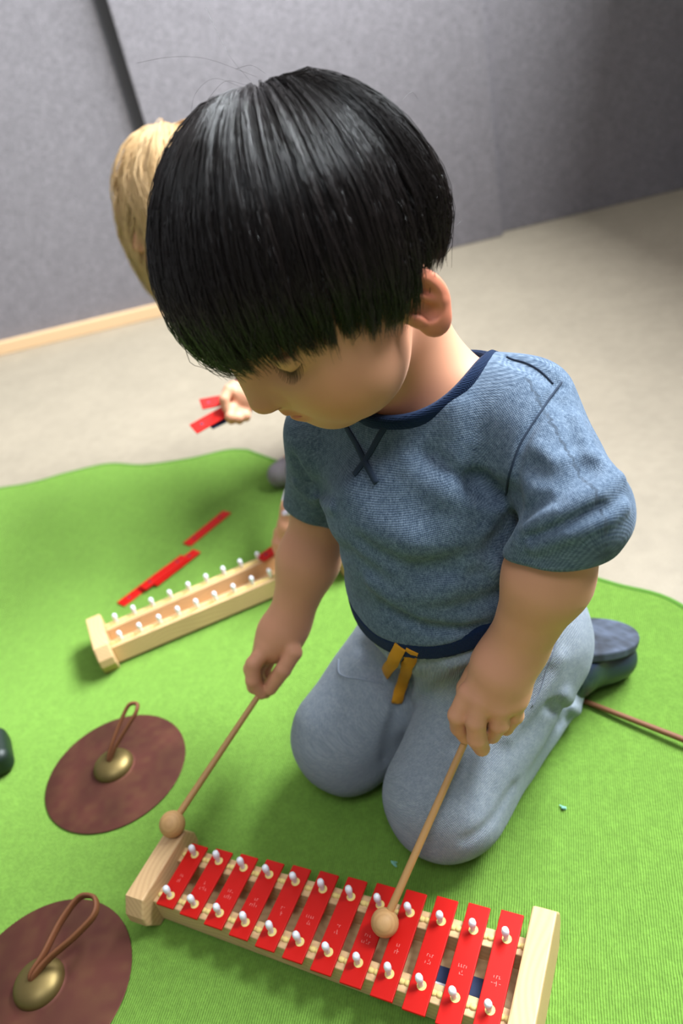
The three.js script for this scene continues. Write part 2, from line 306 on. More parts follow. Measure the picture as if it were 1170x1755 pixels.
// ---------------------------------------------------------------- glockenspiels
const PITCH = 0.0249, BARS = 12, halfRow = (k) => 0.0195 + 0.00052 * k, barLen = (k) => 0.058 + 0.0031 * k;
function pinGeo() { const g = new THREE.LatheGeometry([[0, 0], [0.0018, 0], [0.0018, 0.006], [0.0026, 0.007], [0.0029, 0.0105], [0.0025, 0.0128], [0.0014, 0.0139], [0, 0.0142]].map(([x, y]) => new THREE.Vector2(x, y)), 12); return g; }
const PIN = pinGeo();
const HOLE = new THREE.CylinderGeometry(0.0036, 0.0036, 0.0006, 14);
function barGeo(len, th = 0.0022) { return new RoundedBoxGeometry(0.0172, th, len, 2, 0.0006); }
function markGeo(k) {        // the worn stamp in the middle of a bar: two short rows of strokes
  const gs = [], s0 = seed; seed = 100 + k * 17;
  for (let row = 0; row < 2; row++) {
    const cnt = 2 + Math.floor(rnd() * 3);
    for (let i = 0; i < cnt; i++) {
      const x = (i - (cnt - 1) / 2) * 0.0019, z = (row - 0.5) * 0.0052;
      if (rnd() < 0.75) gs.push(box(0.00026, 0.0001, 0.0014 + rnd() * 0.0012, x - 0.0004, 0, z));
      if (rnd() < 0.6) gs.push(box(0.0011, 0.0001, 0.00026, x, 0, z + (rnd() < 0.5 ? -0.0009 : 0.0007)));
    }
  }
  gs.push(box(0.00026, 0.0001, 0.0015, 0.0002, 0, 0.001)); seed = s0; return mergeGeometries(gs);
}
function endBlock(len, w, h) {
  const c = 0.011, sh = new THREE.Shape();
  sh.moveTo(-len / 2 + c, 0); sh.lineTo(len / 2 - c, 0); sh.lineTo(len / 2, h * 0.42); sh.lineTo(len / 2, h * 0.66); sh.lineTo(len / 2 - c * 0.75, h); sh.lineTo(-len / 2 + c * 0.75, h); sh.lineTo(-len / 2, h * 0.66); sh.lineTo(-len / 2, h * 0.42); sh.closePath();
  const g = new THREE.ExtrudeGeometry(sh, { depth: w - 0.003, bevelEnabled: true, bevelThickness: 0.0015, bevelSize: 0.0015, bevelOffset: -0.0015, bevelSegments: 2 });
  g.translate(0, 0, -(w - 0.003) / 2); g.rotateY(-Math.PI / 2); setUV(g, (v) => [v.z, v.y + v.x]); return g;
}
function glockenspiel(label, pos, turn, withBars) {
  const g = thing('glockenspiel', label, 'glockenspiel', pos, turn), uL = -0.0155, uR = (BARS - 1) * PITCH + 0.0165, RH = 0.03;
  const b0 = part('end_block', endBlock(0.084, 0.019, 0.043), M.wood, g); b0.position.x = uL - 0.0095;
  const b1 = part('end_block', endBlock(0.118, 0.018, 0.043), M.wood, g); b1.position.x = uR + 0.007;
  const ang = Math.atan2(halfRow(11) - halfRow(0), 11 * PITCH);
  for (const s of [-1, 1]) {
    const rail = box(uR - uL, RH - 0.004, 0.014, (uL + uR) / 2, (RH - 0.004) / 2 + 0.004, 0, 0.001); rail.rotateY(-s * ang);
    rail.translate(0, 0, s * (halfRow(0) + 0.0) + 0); setUV(rail, (v) => [v.x, v.y * 1 + v.z]);
    const r = part('rail', rail, M.wood, g);
    const fs = []; for (let i = 0; i < 62; i++) { const x = uL + 0.004 + (uR - uL - 0.008) * i / 61; fs.push(new THREE.SphereGeometry(0.0033, 8, 5).scale(1, 0.7, 0.75).translate(x, RH, s * halfRow(x / PITCH))); }
    part('felt_strip', mergeGeometries(fs), M.felt, r);
  }
  const fl = new THREE.Shape(); fl.moveTo(uL, -halfRow(0)); fl.lineTo(uR, -halfRow(11.6)); fl.lineTo(uR, halfRow(11.6)); fl.lineTo(uL, halfRow(0)); fl.closePath();
  const fg = new THREE.ExtrudeGeometry(fl, { depth: 0.003, bevelEnabled: false }); fg.rotateX(Math.PI / 2); fg.translate(0, 0.009, 0); setUV(fg, (v) => [v.x, v.z]);
  part('sound_board', fg, M.wood, g);
  if (withBars) { const l = part('paper_label', box(0.055, 0.0006, 0.024, 0.246, 0.0094, 0.008), M.navyPaper, g); part('label_stripe', box(0.02, 0.0003, 0.004, 0.232, 0.0098, 0.01), M.pin, l); }
  for (let k = 0; k < BARS; k++) {
    const x = k * PITCH;
    if (withBars) {
      const b = part('bar', barGeo(barLen(k)), M.red, g); b.position.set(x, RH + 0.0036, 0);
      const m = part('stamped_mark', markGeo(k), M.mark, b); m.position.set(0, 0.00112, barLen(k) * 0.06);
      for (const s of [-1, 1]) { const h = part('felt_washer', HOLE, M.felt, b); h.position.set(0.0004, 0.0010, s * halfRow(k)); }
    }
    for (const s of [-1, 1]) { const n = part('pin', PIN, M.pin, g); n.position.set(x, RH + (withBars ? 0.0035 : 0), s * halfRow(k)); n.rotation.set(0, k * 1.3, 0.05 * s); }
  }
  return g;
}
const G1 = V(-0.2055, 0, -0.425), G1turn = -0.5276;
glockenspiel('red-barred glockenspiel on wooden frame being played in front of the boy', [G1.x, 0, G1.z], G1turn, true);
glockenspiel('empty wooden glockenspiel frame with bare white pins behind the boy', [-0.3065, 0, -0.7915], 0.2945, false);

// loose bars: lying on the rug behind the empty frame, and the one across its far end
function looseBar(label, len, a, y, mat = M.red, tilt = 0, group) {
  const [x0, z0, x1, z1] = a, g = thing('loose_bar', label, 'chime bar', [(x0 + x1) / 2, y, (z0 + z1) / 2], Math.atan2(x1 - x0, z1 - z0), group);
  const b = part('plate', new RoundedBoxGeometry(0.0172, 0.0022, len, 2, 0.0006), mat, g); b.rotation.x = tilt;
  for (const s of [-1, 1]) { const h = part('hole', new THREE.CylinderGeometry(0.0022, 0.0022, 0.0003, 10), M.thread, b); h.position.set(0, 0.0011, s * len * 0.32); }
  return g;
}
looseBar('single dark red bar lying alone on the rug farthest from the frame', 0.092, [-0.238, -1.0, -0.175, -1.068], 0.0013);
looseBar('red bar in the pile beside the empty frame, undermost and nearest the end block', 0.088, [-0.322, -0.893, -0.268, -0.944], 0.0013);
looseBar('red bar in the pile beside the empty frame, long one pointing to the far side', 0.085, [-0.28, -0.916, -0.222, -0.972], 0.0038);
looseBar('red bar lying on top of the pile beside the empty frame', 0.08, [-0.296, -0.908, -0.238, -0.961], 0.0063);
looseBar('short red bar lying across the far rail of the empty frame', 0.06, [-0.118, -0.868, -0.075, -0.9], 0.0352);

// ---------------------------------------------------------------- cymbals
function cymbal(label, pos, loopPts, tilt) {
  const g = thing('finger_cymbal', label, 'cymbal', pos), R = 0.0755;
  const prof = [[0, 0.004], [0.02, 0.004], [R * 0.6, 0.0032], [R, 0.0006], [R + 0.0004, 0.0012], [R, 0.002], [R * 0.6, 0.0052], [0.024, 0.0068], [0.0215, 0.0078]];
  const plate = new THREE.LatheGeometry(prof.map(([x, y]) => new THREE.Vector2(x, y)), 96); setUV(plate, (v) => [v.x + pos[0], v.z]);
  part('plate', plate, M.bronze, g);
  const d = []; for (let i = 0; i <= 14; i++) { const t = i / 14 * Math.PI / 2; d.push(new THREE.Vector2(Math.max(0.0025, Math.cos(t) * 0.0215), 0.0068 + Math.pow(Math.sin(t), 0.9) * 0.0135)); }
  d.push(new THREE.Vector2(0.0022, 0.0175));
  part('dome', new THREE.LatheGeometry(d, 48), M.brass, g);
  const pts = curve(loopPts.map((q) => V(...q)), 70), side = loopPts.side;
  part('leather_loop', sweep(pts, pts.map((q, i) => { const a = pts[Math.max(i - 1, 0)], b = pts[Math.min(i + 1, pts.length - 1)]; return b.clone().sub(a).cross(side).normalize(); }), ring(0.0021, 0.0046, 8)), M.leather, g);
  return g;
}
{
  const loop = (dir, len, rise, open) => {           // a strap that leaves the dome, opens into an eye and comes back
    const s = V(dir.z, 0, -dir.x), out = [], add = (t, y, o) => out.push([dir.x * t + s.x * o, y, dir.z * t + s.z * o]);
    add(-0.002, 0.016, 0.001); add(0.0, 0.021, 0.0015); add(len * 0.2, 0.021 + rise * 0.3, 0.003); add(len * 0.6, 0.021 + rise * 0.72, open * 0.85); add(len * 0.9, 0.021 + rise, open * 0.85); add(len, 0.021 + rise, 0); add(len * 0.9, 0.021 + rise * 0.95, -open * 0.85); add(len * 0.6, 0.021 + rise * 0.68, -open * 0.8); add(len * 0.2, 0.021 + rise * 0.26, -0.003); add(0.001, 0.0205, -0.0015); add(-0.001, 0.016, -0.001);
    out.side = dir.clone().multiplyScalar(rise / len).setY(-1).cross(s).cross(V(0, 1, 0)).length() > 9 ? s : V(0, 1, 0).cross(s).cross(s).negate().add(V(0, 0.0, 0));
    return out;
  };
  const l1 = loop(V(0.78, 0, -0.62), 0.05, 0.036, 0.0075); l1.side = V(0.15, 0.7, 0.7);
  cymbal('bronze hand cymbal lying flat beside the boy, wholly in view with upright leather loop', [-0.297, 0, -0.592], l1);
  const l2 = loop(V(0.76, 0, -0.65), 0.068, 0.017, 0.0135); l2.side = V(0, 1, 0.25);
  cymbal('nearest bronze hand cymbal cut off by the picture corner, wide leather loop', [-0.333, 0, -0.3765], l2);
}

// ---------------------------------------------------------------- mallets
function mallet(name, label, head, tail, stickMat, r = 0.0105, hasHead = true) {
  const g = thing(name, label, 'mallet', head.toArray()), d = tail.clone().sub(head);
  part('stick', tube(V(0, 0, 0), d, 0.0031, 0.0026), stickMat, g);
  if (hasHead) { const s = new THREE.SphereGeometry(r, 28, 20); setUV(s, (v) => [v.x * 1.5, v.y * 1.5 + v.z]); part('mallet_head', s, M.ball, g); }
  return g;
}
const grip1 = atPx(797, 1270, 0.6), head1 = V(-0.0409, 0.0465, -0.3353);
const dir1 = grip1.clone().sub(head1).normalize();
mallet('beater', 'wooden mallet in left hand with round head resting on red bars', head1, grip1.clone().addScaledVector(dir1, 0.045), M.stick);
const grip2 = atPx(449, 1183, 0.735), head2 = V(-0.2105, 0.0545, -0.463), dir2 = grip2.clone().sub(head2).normalize();
mallet('beater', 'pale mallet in right hand above the short end of the glockenspiel', head2, grip2.clone().addScaledVector(dir2, 0.03), M.stick, 0.0115);
mallet('beater', 'brown mallet stick lying on the rug beside the dark shoe', V(0.302, 0.0105, -0.405), V(0.172, 0.0032, -0.553), M.darkStick);

// ---------------------------------------------------------------- people: shared head and hair
// head frame: x to the person's left, y up, z towards the face; origin midway between the ears
const FACE_UP = 0.017, FACE_BACK = 0.0045;
function headField(o = {}) {
  const e = V(0, 0, 0), eyeClosed = o.eyes ?? true, A = [V(0, 0.047, 0.004), V(0, 0.022, 0.032), V(0, -0.016, 0.043), V(0, -0.039, 0.062), V(0.037, -0.009, 0.048), V(0.02, -0.03, 0.045)];
  const nb = V(0, 0.018, 0.086), nt = V(0, -0.011, 0.0975), ala = V(0.0098, -0.0128, 0.0875), eye = V(0.0325, 0.0135, 0.0715);
  const lipU = [V(0, -0.0305, 0.0915), V(0.0135, -0.034, 0.0835)], lipL = [V(0, -0.0385, 0.0885), V(0.0115, -0.0365, 0.0835)], q = V(0, 0, 0);
  return (p) => {
    q.set(Math.abs(p.x), p.y, p.z);
    let d = ell(q, A[0], 0.0705, 0.0735, 0.0755);
    d = sminK(d, ell(q, A[1], 0.06, 0.058, 0.052), 0.03);
    d = sminK(d, ell(q, A[2], 0.046, 0.04, 0.0415), 0.03);
    d = sminK(d, ell(q, A[3], 0.019, 0.016, 0.017), 0.022);
    d = sminK(d, ell(q, A[4], 0.0265, 0.029, 0.0295), 0.024);
    q.y -= FACE_UP; q.z += FACE_BACK;
    if (q.z > 0.02) {
      d = smaxK(d, -(ell(q, V(0.0325, 0.0135, 0.0915), 0.0185, 0.0105, 0.0155)), 0.014);     // eye hollow
      d = sminK(d, ell(q, eye, 0.0155, 0.0118, 0.0125), 0.004);                            // lid over the eyeball
      if (!eyeClosed) d = d;
      d = smaxK(d, -segDist(V(q.x, q.y, q.z), V(0.02, 0.0195, 0.0855), V(0.045, 0.0205, 0.0755)) + 0.0012, 0.004);   // fold of the upper lid
      d = sminK(d, cone(q, nb, nt, 0.007, 0.0098), 0.011);
      d = sminK(d, ell(q, ala, 0.0078, 0.007, 0.0085), 0.0035);
      d = smaxK(d, -ell(q, V(0.0052, -0.0185, 0.0955), 0.0027, 0.003, 0.0042), 0.002);
      d = sminK(d, cone(q, lipU[0], lipU[1], 0.0052, 0.0028), 0.006);
      d = sminK(d, cone(q, lipL[0], lipL[1], 0.0052, 0.003), 0.007);
      d = smaxK(d, -(segDist(q, V(0, -0.0345, 0.0965), V(0.0175, -0.0355, 0.0845)) - 0.0011), 0.003);
    }
    q.y += FACE_UP; q.z -= FACE_BACK;
    // ear: a shell with rim, hollow and lobe
    const ex = (q.x - 0.0685) / 0.86, ey = (p.y + 0.001) / 0.86, ez = (p.z - 0.004) / 0.86;
    if (ex > -0.03) {
      e.set(ex - 0.006 + 0.32 * ez, ey, ez);
      let r = ell(e, V(0, 0.004, 0), 0.0065, 0.0255, 0.0165); r = sminK(r, ell(e, V(-0.001, -0.019, 0.003), 0.0058, 0.0095, 0.0085), 0.008);
      r = smaxK(r, -ell(e, V(0.006, 0.006, 0.003), 0.0085, 0.0175, 0.0105), 0.003); r = sminK(r, cone(e, V(0.002, 0.014, 0.004), V(0.0015, -0.006, -0.0065), 0.0025, 0.0025), 0.004);
      r = sminK(r, ell(e, V(0.002, -0.004, 0.0115), 0.0035, 0.005, 0.0035), 0.004);
      d = sminK(d, r * 0.86, 0.007);
    }
    return d;
  };
}
function skinTint(h) {        // redder lips, cheeks and ears; the ear tint includes a painted backlit glow
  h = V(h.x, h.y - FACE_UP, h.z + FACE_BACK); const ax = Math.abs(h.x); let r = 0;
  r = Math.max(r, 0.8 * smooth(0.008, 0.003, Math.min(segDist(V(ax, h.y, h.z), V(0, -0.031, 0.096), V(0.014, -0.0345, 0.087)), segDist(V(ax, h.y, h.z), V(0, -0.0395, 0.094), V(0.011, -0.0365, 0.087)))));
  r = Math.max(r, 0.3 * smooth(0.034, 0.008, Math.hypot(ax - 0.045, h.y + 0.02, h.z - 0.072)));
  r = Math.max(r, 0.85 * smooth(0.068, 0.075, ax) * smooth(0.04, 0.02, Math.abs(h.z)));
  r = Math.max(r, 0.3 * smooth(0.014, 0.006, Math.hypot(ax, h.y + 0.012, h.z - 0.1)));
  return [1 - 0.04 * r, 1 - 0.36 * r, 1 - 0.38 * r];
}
// envelope of the hairdo: distance from the hair centre along a direction
function hairEnvelope(c, rx, ry, rz, hang, back) { return (d) => { const y = d.y < 0 ? d.y * mix(hang, 1.15, smooth(0.1, -0.5, d.z) * (back ? 1 : 0)) : d.y, r = d.z < 0 && back ? back : rz; return 1 / Math.sqrt((d.x / rx) ** 2 + (y / ry) ** 2 + (d.z / r) ** 2); }; }
function makeHair(o) {
  const { centre, env, crown, hem, count, radius, wave = 0, clumps = 260, segs = 14, lift = 0.005, toHead } = o;
  const cz = crown.clone().normalize(), cx = V(1, 0, 0).addScaledVector(cz, -cz.x).normalize(), cy = cz.clone().cross(cx);
  const dirAt = (th, ph) => cz.clone().multiplyScalar(Math.cos(th)).addScaledVector(cx, Math.sin(th) * Math.cos(ph)).addScaledVector(cy, Math.sin(th) * Math.sin(ph));
  const pointAt = (th, ph, off) => { const d = dirAt(th, ph); return centre.clone().addScaledVector(d, env(d) + off); };
  const endCache = [];
  for (let i = 0; i < 360; i++) { let th = 0.3; for (; th < 3.0; th += 0.01) { const q = pointAt(th, i / 180 * Math.PI, 0); if (q.y < hem(Math.atan2(q.x, q.z))) break; } endCache.push(th); }
  const endAt = (ph) => { const k = ((ph / Math.PI * 180) % 360 + 360) % 360, i = Math.floor(k), t = k - i; return mix(endCache[i], endCache[(i + 1) % 360], t); };
  // cap beneath the strands
  const cp = [], ci = [], NA = 96, NB = 40;
  for (let j = 0; j <= NB; j++) for (let i = 0; i < NA; i++) { const ph = i / NA * Math.PI * 2, th = (endAt(ph) - 0.05) * j / NB, q = pointAt(th, ph, -0.004 - 0.004 * smooth(0.7, 1, j / NB)); cp.push(q.x, q.y, q.z); }
  for (let j = 0; j < NB; j++) for (let i = 0; i < NA; i++) { const a = j * NA + i, b = j * NA + (i + 1) % NA, c = a + NA, d = b + NA; ci.push(a, c, b, b, c, d); }
  const cap = new THREE.BufferGeometry(); cap.setAttribute('position', new THREE.Float32BufferAttribute(cp, 3)); cap.setIndex(ci); cap.computeVertexNormals();
  // strands: three-sided tapered tubes that follow the envelope from the crown outwards
  const cl = []; for (let i = 0; i < clumps; i++) cl.push({ ph: (i + rnd()) / clumps * Math.PI * 2, off: rnd() * lift, len: (rnd() - 0.5) * 0.09, sw: (rnd() - 0.5) * 0.2, k: rnd() * 9 });
  const pos = new Float32Array(count * (segs + 1) * 9), nor = new Float32Array(count * (segs + 1) * 9), idx = new Uint32Array(count * segs * 18); let pi = 0, ii = 0;
  for (let s = 0; s < count; s++) {
    const c = cl[Math.floor(rnd() * clumps)], spread = (rnd() - 0.5) * 2, stray = rnd() < (o.stray ?? 0.03);
    const ph0 = c.ph + spread * (Math.PI * 2 / clumps) * 1.1 + (stray ? (rnd() - 0.5) * 0.25 : 0);
    const th0 = rnd() < 0.45 ? rnd() * 0.35 : 0.15 + rnd() * (endAt(ph0) - 0.5), th1 = endAt(ph0) + c.len + (rnd() - 0.5) * (o.ragged ?? 0.1) - (rnd() < 0.25 ? rnd() * 0.3 : 0);
    const off0 = c.off + (rnd() - 0.5) * 0.0022, r0 = radius * (0.7 + 0.6 * rnd()), k1 = rnd() * 20, pts = [];
    for (let j = 0; j <= segs; j++) {
      const t = j / segs, th = mix(th0, th1, t);
      const gather = mix(1, 0.45, smooth(0.55, 1, t));
      let ph = c.ph + (ph0 - c.ph) * gather + c.sw * t * t + 0.05 * noise(c.k, t * 2.2, s * 0.001) + 0.015 * noise(k1, t * 4) + (o.swirl ?? 0) * t * t;
      if (wave) ph += wave * Math.sin(t * 9 + c.k);
      const off = off0 * smooth(0, 0.15, t) + 0.003 * noise(c.k + 3, t * 3) + (stray ? 0.004 * t : 0) + (wave ? 0.006 * Math.sin(t * 8 + c.k * 2) : 0) - 0.0015 * (1 - smooth(0, 0.1, t)) - (o.tuck ?? 0.003) * smooth(0.75, 1, t);
      pts.push(pointAt(th, ph, off));
    }
    const base = pi / 3;
    for (let j = 0; j <= segs; j++) {
      const t = pts[Math.min(j + 1, segs)].clone().sub(pts[Math.max(j - 1, 0)]).normalize(), n = pts[j].clone().sub(centre).normalize(); n.addScaledVector(t, -n.dot(t)).normalize(); const b = t.clone().cross(n), r = r0 * (j === segs ? 0.25 : 1 - 0.45 * smooth(0.6, 1, j / segs));
      for (let a = 0; a < 3; a++) { const an = a / 3 * Math.PI * 2 + 0.5, ux = Math.cos(an), uy = Math.sin(an), nx = n.x * ux + b.x * uy, ny = n.y * ux + b.y * uy, nz = n.z * ux + b.z * uy; pos[pi] = pts[j].x + nx * r; nor[pi++] = nx; pos[pi] = pts[j].y + ny * r; nor[pi++] = ny; pos[pi] = pts[j].z + nz * r; nor[pi++] = nz; }
    }
    for (let j = 0; j < segs; j++) for (let a = 0; a < 3; a++) { const q = base + j * 3 + a, w = base + j * 3 + (a + 1) % 3; idx[ii++] = q; idx[ii++] = w; idx[ii++] = q + 3; idx[ii++] = w; idx[ii++] = w + 3; idx[ii++] = q + 3; }
  }
  const g = new THREE.BufferGeometry(); g.setAttribute('position', new THREE.BufferAttribute(pos, 3)); g.setAttribute('normal', new THREE.BufferAttribute(nor, 3)); g.setIndex(new THREE.BufferAttribute(idx, 1));
  const all = mergeGeometries([cap, g]); all.applyMatrix4(toHead); return all;
}

// ---------------------------------------------------------------- the boy
{
  const boy = thing('person', 'dark-haired boy kneeling in blue-grey sweater and grey joggers playing the glockenspiel', 'person', [-0.025, 0, -0.455], -0.99933);
  boy.updateMatrixWorld(true);
  const inv = boy.matrixWorld.clone().invert(), L = (x, y, d) => atPx(x, y, d).applyMatrix4(inv), LW = (v) => v.clone().applyMatrix4(inv);
  // joints (x left, y up, z forward, metres)
  const J = {
    neck: V(0, 0.405, -0.112), chestTop: V(0, 0.345, -0.118), chest: V(-0.004, 0.30, -0.104), belly: V(-0.004, 0.215, -0.104), pelvis: V(0, 0.145, -0.145),
    shL: L(888, 715, 0.535), elL: L(988, 876, 0.485), wrL: L(886, 1108, 0.56), shR: L(568, 745, 0.635), elR: L(554, 875, 0.705), wrR: L(497, 1062, 0.735),
    hipL: V(0.036, 0.125, -0.155), hipR: V(-0.05, 0.125, -0.155), knL: V(0.053, 0.056, -0.03), knR: V(-0.062, 0.056, -0.016), anL: V(0.03, 0.036, -0.195), anR: V(-0.05, 0.036, -0.2),
  };
  // head placement
  const headM = new THREE.Matrix4().makeRotationFromEuler(new THREE.Euler(0.56, -0.03, 0.02, 'YXZ')).setPosition(0, 0.474, -0.077), headI = headM.clone().invert();
  const hf = headField(), hq = V(0, 0, 0), tq = V(0, 0, 0);
  const head = (p) => { hq.copy(p).applyMatrix4(headI); return hf(hq); };
  const torso = (p, g) => {
    tq.set((p.x - 0.014) * 0.95, p.y, p.z);
    let d = cone(tq, J.pelvis, J.belly, 0.074 + g, 0.067 + g);
    d = sminK(d, cone(tq, J.belly, J.chest, 0.067 + g, 0.07 + g), 0.03);
    d = sminK(d, cone(tq, J.chest, J.chestTop, 0.067 + g, 0.05 + g), 0.03);
    return d;
  };
  const shoulders = (p, g) => sminK(cone(p, V(0.02, 0.375, -0.125), J.shL, 0.036 + g, 0.035 + g), cone(p, V(-0.02, 0.365, -0.112), J.shR, 0.036 + g, 0.034 + g), 0.04);
  // fingers: chains of joints rooted in the palm
  const fingersL = [
    [L(803, 1188, 0.572), L(784, 1226, 0.577), L(787, 1246, 0.59), L(797, 1262, 0.597)],
    [L(824, 1200, 0.566), L(815, 1236, 0.57), L(817, 1266, 0.578), L(825, 1282, 0.586)],
    [L(856, 1212, 0.565), L(855, 1240, 0.572), L(842, 1258, 0.592), L(828, 1252, 0.603)],
    [L(882, 1203, 0.567), L(882, 1226, 0.577), L(866, 1246, 0.593), L(850, 1244, 0.603)],
    [L(822, 1140, 0.585), L(800, 1180, 0.598), L(793, 1225, 0.607), L(800, 1255, 0.606)],
  ];
  const palmL = [L(860, 1145, 0.566), L(845, 1180, 0.572), L(870, 1180, 0.572)];
  const fingersR = [
    [L(456, 1112, 0.728), L(434, 1138, 0.724), L(433, 1166, 0.727), L(448, 1188, 0.735)],
    [L(450, 1116, 0.744), L(431, 1146, 0.744), L(436, 1176, 0.747), L(455, 1186, 0.752)],
    [L(456, 1120, 0.758), L(438, 1150, 0.76), L(446, 1174, 0.764), L(462, 1178, 0.766)],
    [L(466, 1122, 0.77), L(452, 1150, 0.774), L(458, 1170, 0.777), L(472, 1172, 0.777)],
    [L(492, 1090, 0.726), L(503, 1118, 0.721), L(485, 1148, 0.722), L(463, 1180, 0.733)],
  ];
  const palmR = [L(482, 1085, 0.738), L(465, 1108, 0.738), L(472, 1108, 0.758)];
  const hand = (p, w, palm, fs, rw) => {
    let d = cone(p, w, palm[0], rw, 0.02);
    d = sminK(d, cone(p, palm[0], palm[1], 0.0185, 0.0155), 0.012); d = sminK(d, cone(p, palm[0], palm[2], 0.0185, 0.0165), 0.012);
    for (let i = 0; i < 5; i++) {
      const f = fs[i], r = i === 4 ? 0.0078 : [0.0072, 0.0076, 0.0072, 0.0064][i];
      let q = cone(p, f[0], f[1], r * 1.12, r); q = sminK(q, cone(p, f[1], f[2], r, r * 0.94), 0.002); q = sminK(q, cone(p, f[2], f[3], r * 0.94, r * 0.82), 0.002);
      const root = cone(p, palm[0], f[0], 0.0115, r * 1.1);
      d = sminK(d, root, 0.007); d = sminK(d, q, 0.0018);
    }
    return d;
  };
  const skin = (p) => {
    let d = torso(p, -0.008);
    d = sminK(d, shoulders(p, -0.007), 0.02);
    d = sminK(d, cone(p, V(0, 0.355, -0.122), V(0, 0.452, -0.1), 0.04, 0.0375), 0.03);
    d = sminK(d, head(p), 0.012);
    d = sminK(d, cone(p, J.shL, J.elL, 0.024, 0.0215), 0.02); d = sminK(d, cone(p, J.elL, J.wrL.clone().lerp(J.elL, 0.55), 0.0215, 0.0272), 0.012); d = sminK(d, cone(p, J.wrL.clone().lerp(J.elL, 0.55), J.wrL, 0.0272, 0.0205), 0.015);
    d = sminK(d, cone(p, J.shR, J.elR, 0.027, 0.026), 0.02); d = sminK(d, cone(p, J.elR, J.wrR.clone().lerp(J.elR, 0.55), 0.026, 0.0265), 0.012); d = sminK(d, cone(p, J.wrR.clone().lerp(J.elR, 0.55), J.wrR, 0.0265, 0.019), 0.015);
    d = sminK(d, cone(p, J.hipL, J.knL, 0.048, 0.036), 0.02); d = sminK(d, cone(p, J.hipR, J.knR, 0.048, 0.036), 0.02);
    d = sminK(d, cone(p, J.knL, J.anL, 0.034, 0.022), 0.01); d = sminK(d, cone(p, J.knR, J.anR, 0.034, 0.022), 0.01);
    d = sminK(d, hand(p, J.wrL, palmL, fingersL, 0.0205), 0.01);
    d = sminK(d, hand(p, J.wrR, palmR, fingersR, 0.019), 0.01);
    return d;
  };
  const bx = (pts, m) => { const b = new THREE.Box3().setFromPoints(pts).expandByScalar(m); return b; };
  const headB = new THREE.Box3(V(-0.1, 0.385, -0.2), V(0.1, 0.62, 0.06)), hlB = bx([J.wrL, ...palmL, ...fingersL.flat()], 0.02), hrB = bx([J.wrR, ...palmR, ...fingersR.flat()], 0.02);
  const fine = [[headB, 0.0017], [hlB, 0.0016], [hrB, 0.0018]];
  const geos = fine.map(([b, c]) => netMesh(skin, b.min.clone().addScalar(-3 * c), b.max.clone().addScalar(3 * c), c, (p) => b.containsPoint(p)));
  geos.push(netMesh(skin, V(-0.2, 0.0, -0.27), V(0.24, 0.45, 0.1), 0.0045, (p) => !fine.some(([b]) => b.clone().expandByScalar(-0.006).containsPoint(p))));
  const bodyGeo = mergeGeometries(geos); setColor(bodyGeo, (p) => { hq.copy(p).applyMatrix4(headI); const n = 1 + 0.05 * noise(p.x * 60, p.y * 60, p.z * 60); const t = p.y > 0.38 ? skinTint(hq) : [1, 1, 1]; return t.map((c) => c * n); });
  setUV(bodyGeo, (p) => [p.x, p.y]);
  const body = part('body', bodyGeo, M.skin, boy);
  // lashes and brows
  const hairs = [];
  const toBoy = (v) => v.clone().add(V(0, FACE_UP, -FACE_BACK)).applyMatrix4(headM);
  for (const s of [-1, 1]) {
    for (let i = 0; i < 26; i++) { const t = i / 25, a = V(s * mix(0.0195, 0.046, t), 0.0115 - 0.0055 * Math.sin(t * Math.PI), 0.0715 + 0.0105 * Math.sqrt(Math.max(0, 1 - ((mix(0.0195, 0.046, t) - 0.0325) / 0.0155) ** 2))), b = a.clone().add(V(s * mix(-0.001, 0.004, t), -0.0035 - 0.001 * rnd(), 0.0058)), c = a.clone().lerp(b, 0.5).add(V(0, -0.0012, 0)); hairs.push(sweep(curve([a, c, b], 5).map(toBoy), Array(6).fill(V(0, 1, 0.3)), ring(0.00028, 0.00028, 4), false, (k) => 1 - 0.75 * k)); }
    for (let i = 0; i < 90; i++) { const t = rnd(), a = V(s * mix(0.014, 0.05, t), 0.0305 + 0.004 * Math.sin(t * 2.6) + (rnd() - 0.5) * 0.005, 0.0925 - 0.027 * t * t), b = a.clone().add(V(s * 0.0045, mix(0.002, -0.001, t), -0.002)); hairs.push(sweep([a, b].map(toBoy), Array(2).fill(V(0, 1, 1)), ring(0.0002, 0.0002, 3), false, (k) => 1 - 0.6 * k)); }
  }
  { const n = hairs.length / 2; for (const k of [0, 1]) { part('eyelashes', mergeGeometries(hairs.slice(k * n, k * n + 26)), M.lash, body).userData.kind = 'stuff'; part('eyebrow', mergeGeometries(hairs.slice(k * n + 26, k * n + n)), M.lash, body).userData.kind = 'stuff'; } }
  // hair: bowl cut
  const crown = V(-0.1, 0.86, -0.5);
  const HEM = [[0, 0.04], [0.4, 0.046], [0.7, 0.038], [1.0, 0.027], [1.3, 0.011], [1.5, 0.007], [1.75, 0.018], [2.4, -0.012], [3.2, -0.012]];
  const hem = (az) => { const a = Math.abs(az); let k = 0; while (k < HEM.length - 2 && HEM[k + 1][0] < a) k++; return mix(HEM[k][1], HEM[k + 1][1], smooth(HEM[k][0], HEM[k + 1][0], a)); };
  const hc = V(0, 0.042, 0.003);
  part('hair', makeHair({ centre: hc, env: hairEnvelope(hc, 0.077, 0.085, 0.0885, 0.72, 0.08), crown, hem, count: 17000, radius: 0.00022, clumps: 520, segs: 12, ragged: 0.2, stray: 0.05, lift: 0.008, toHead: headM }), M.hair, boy).userData.kind = 'stuff';

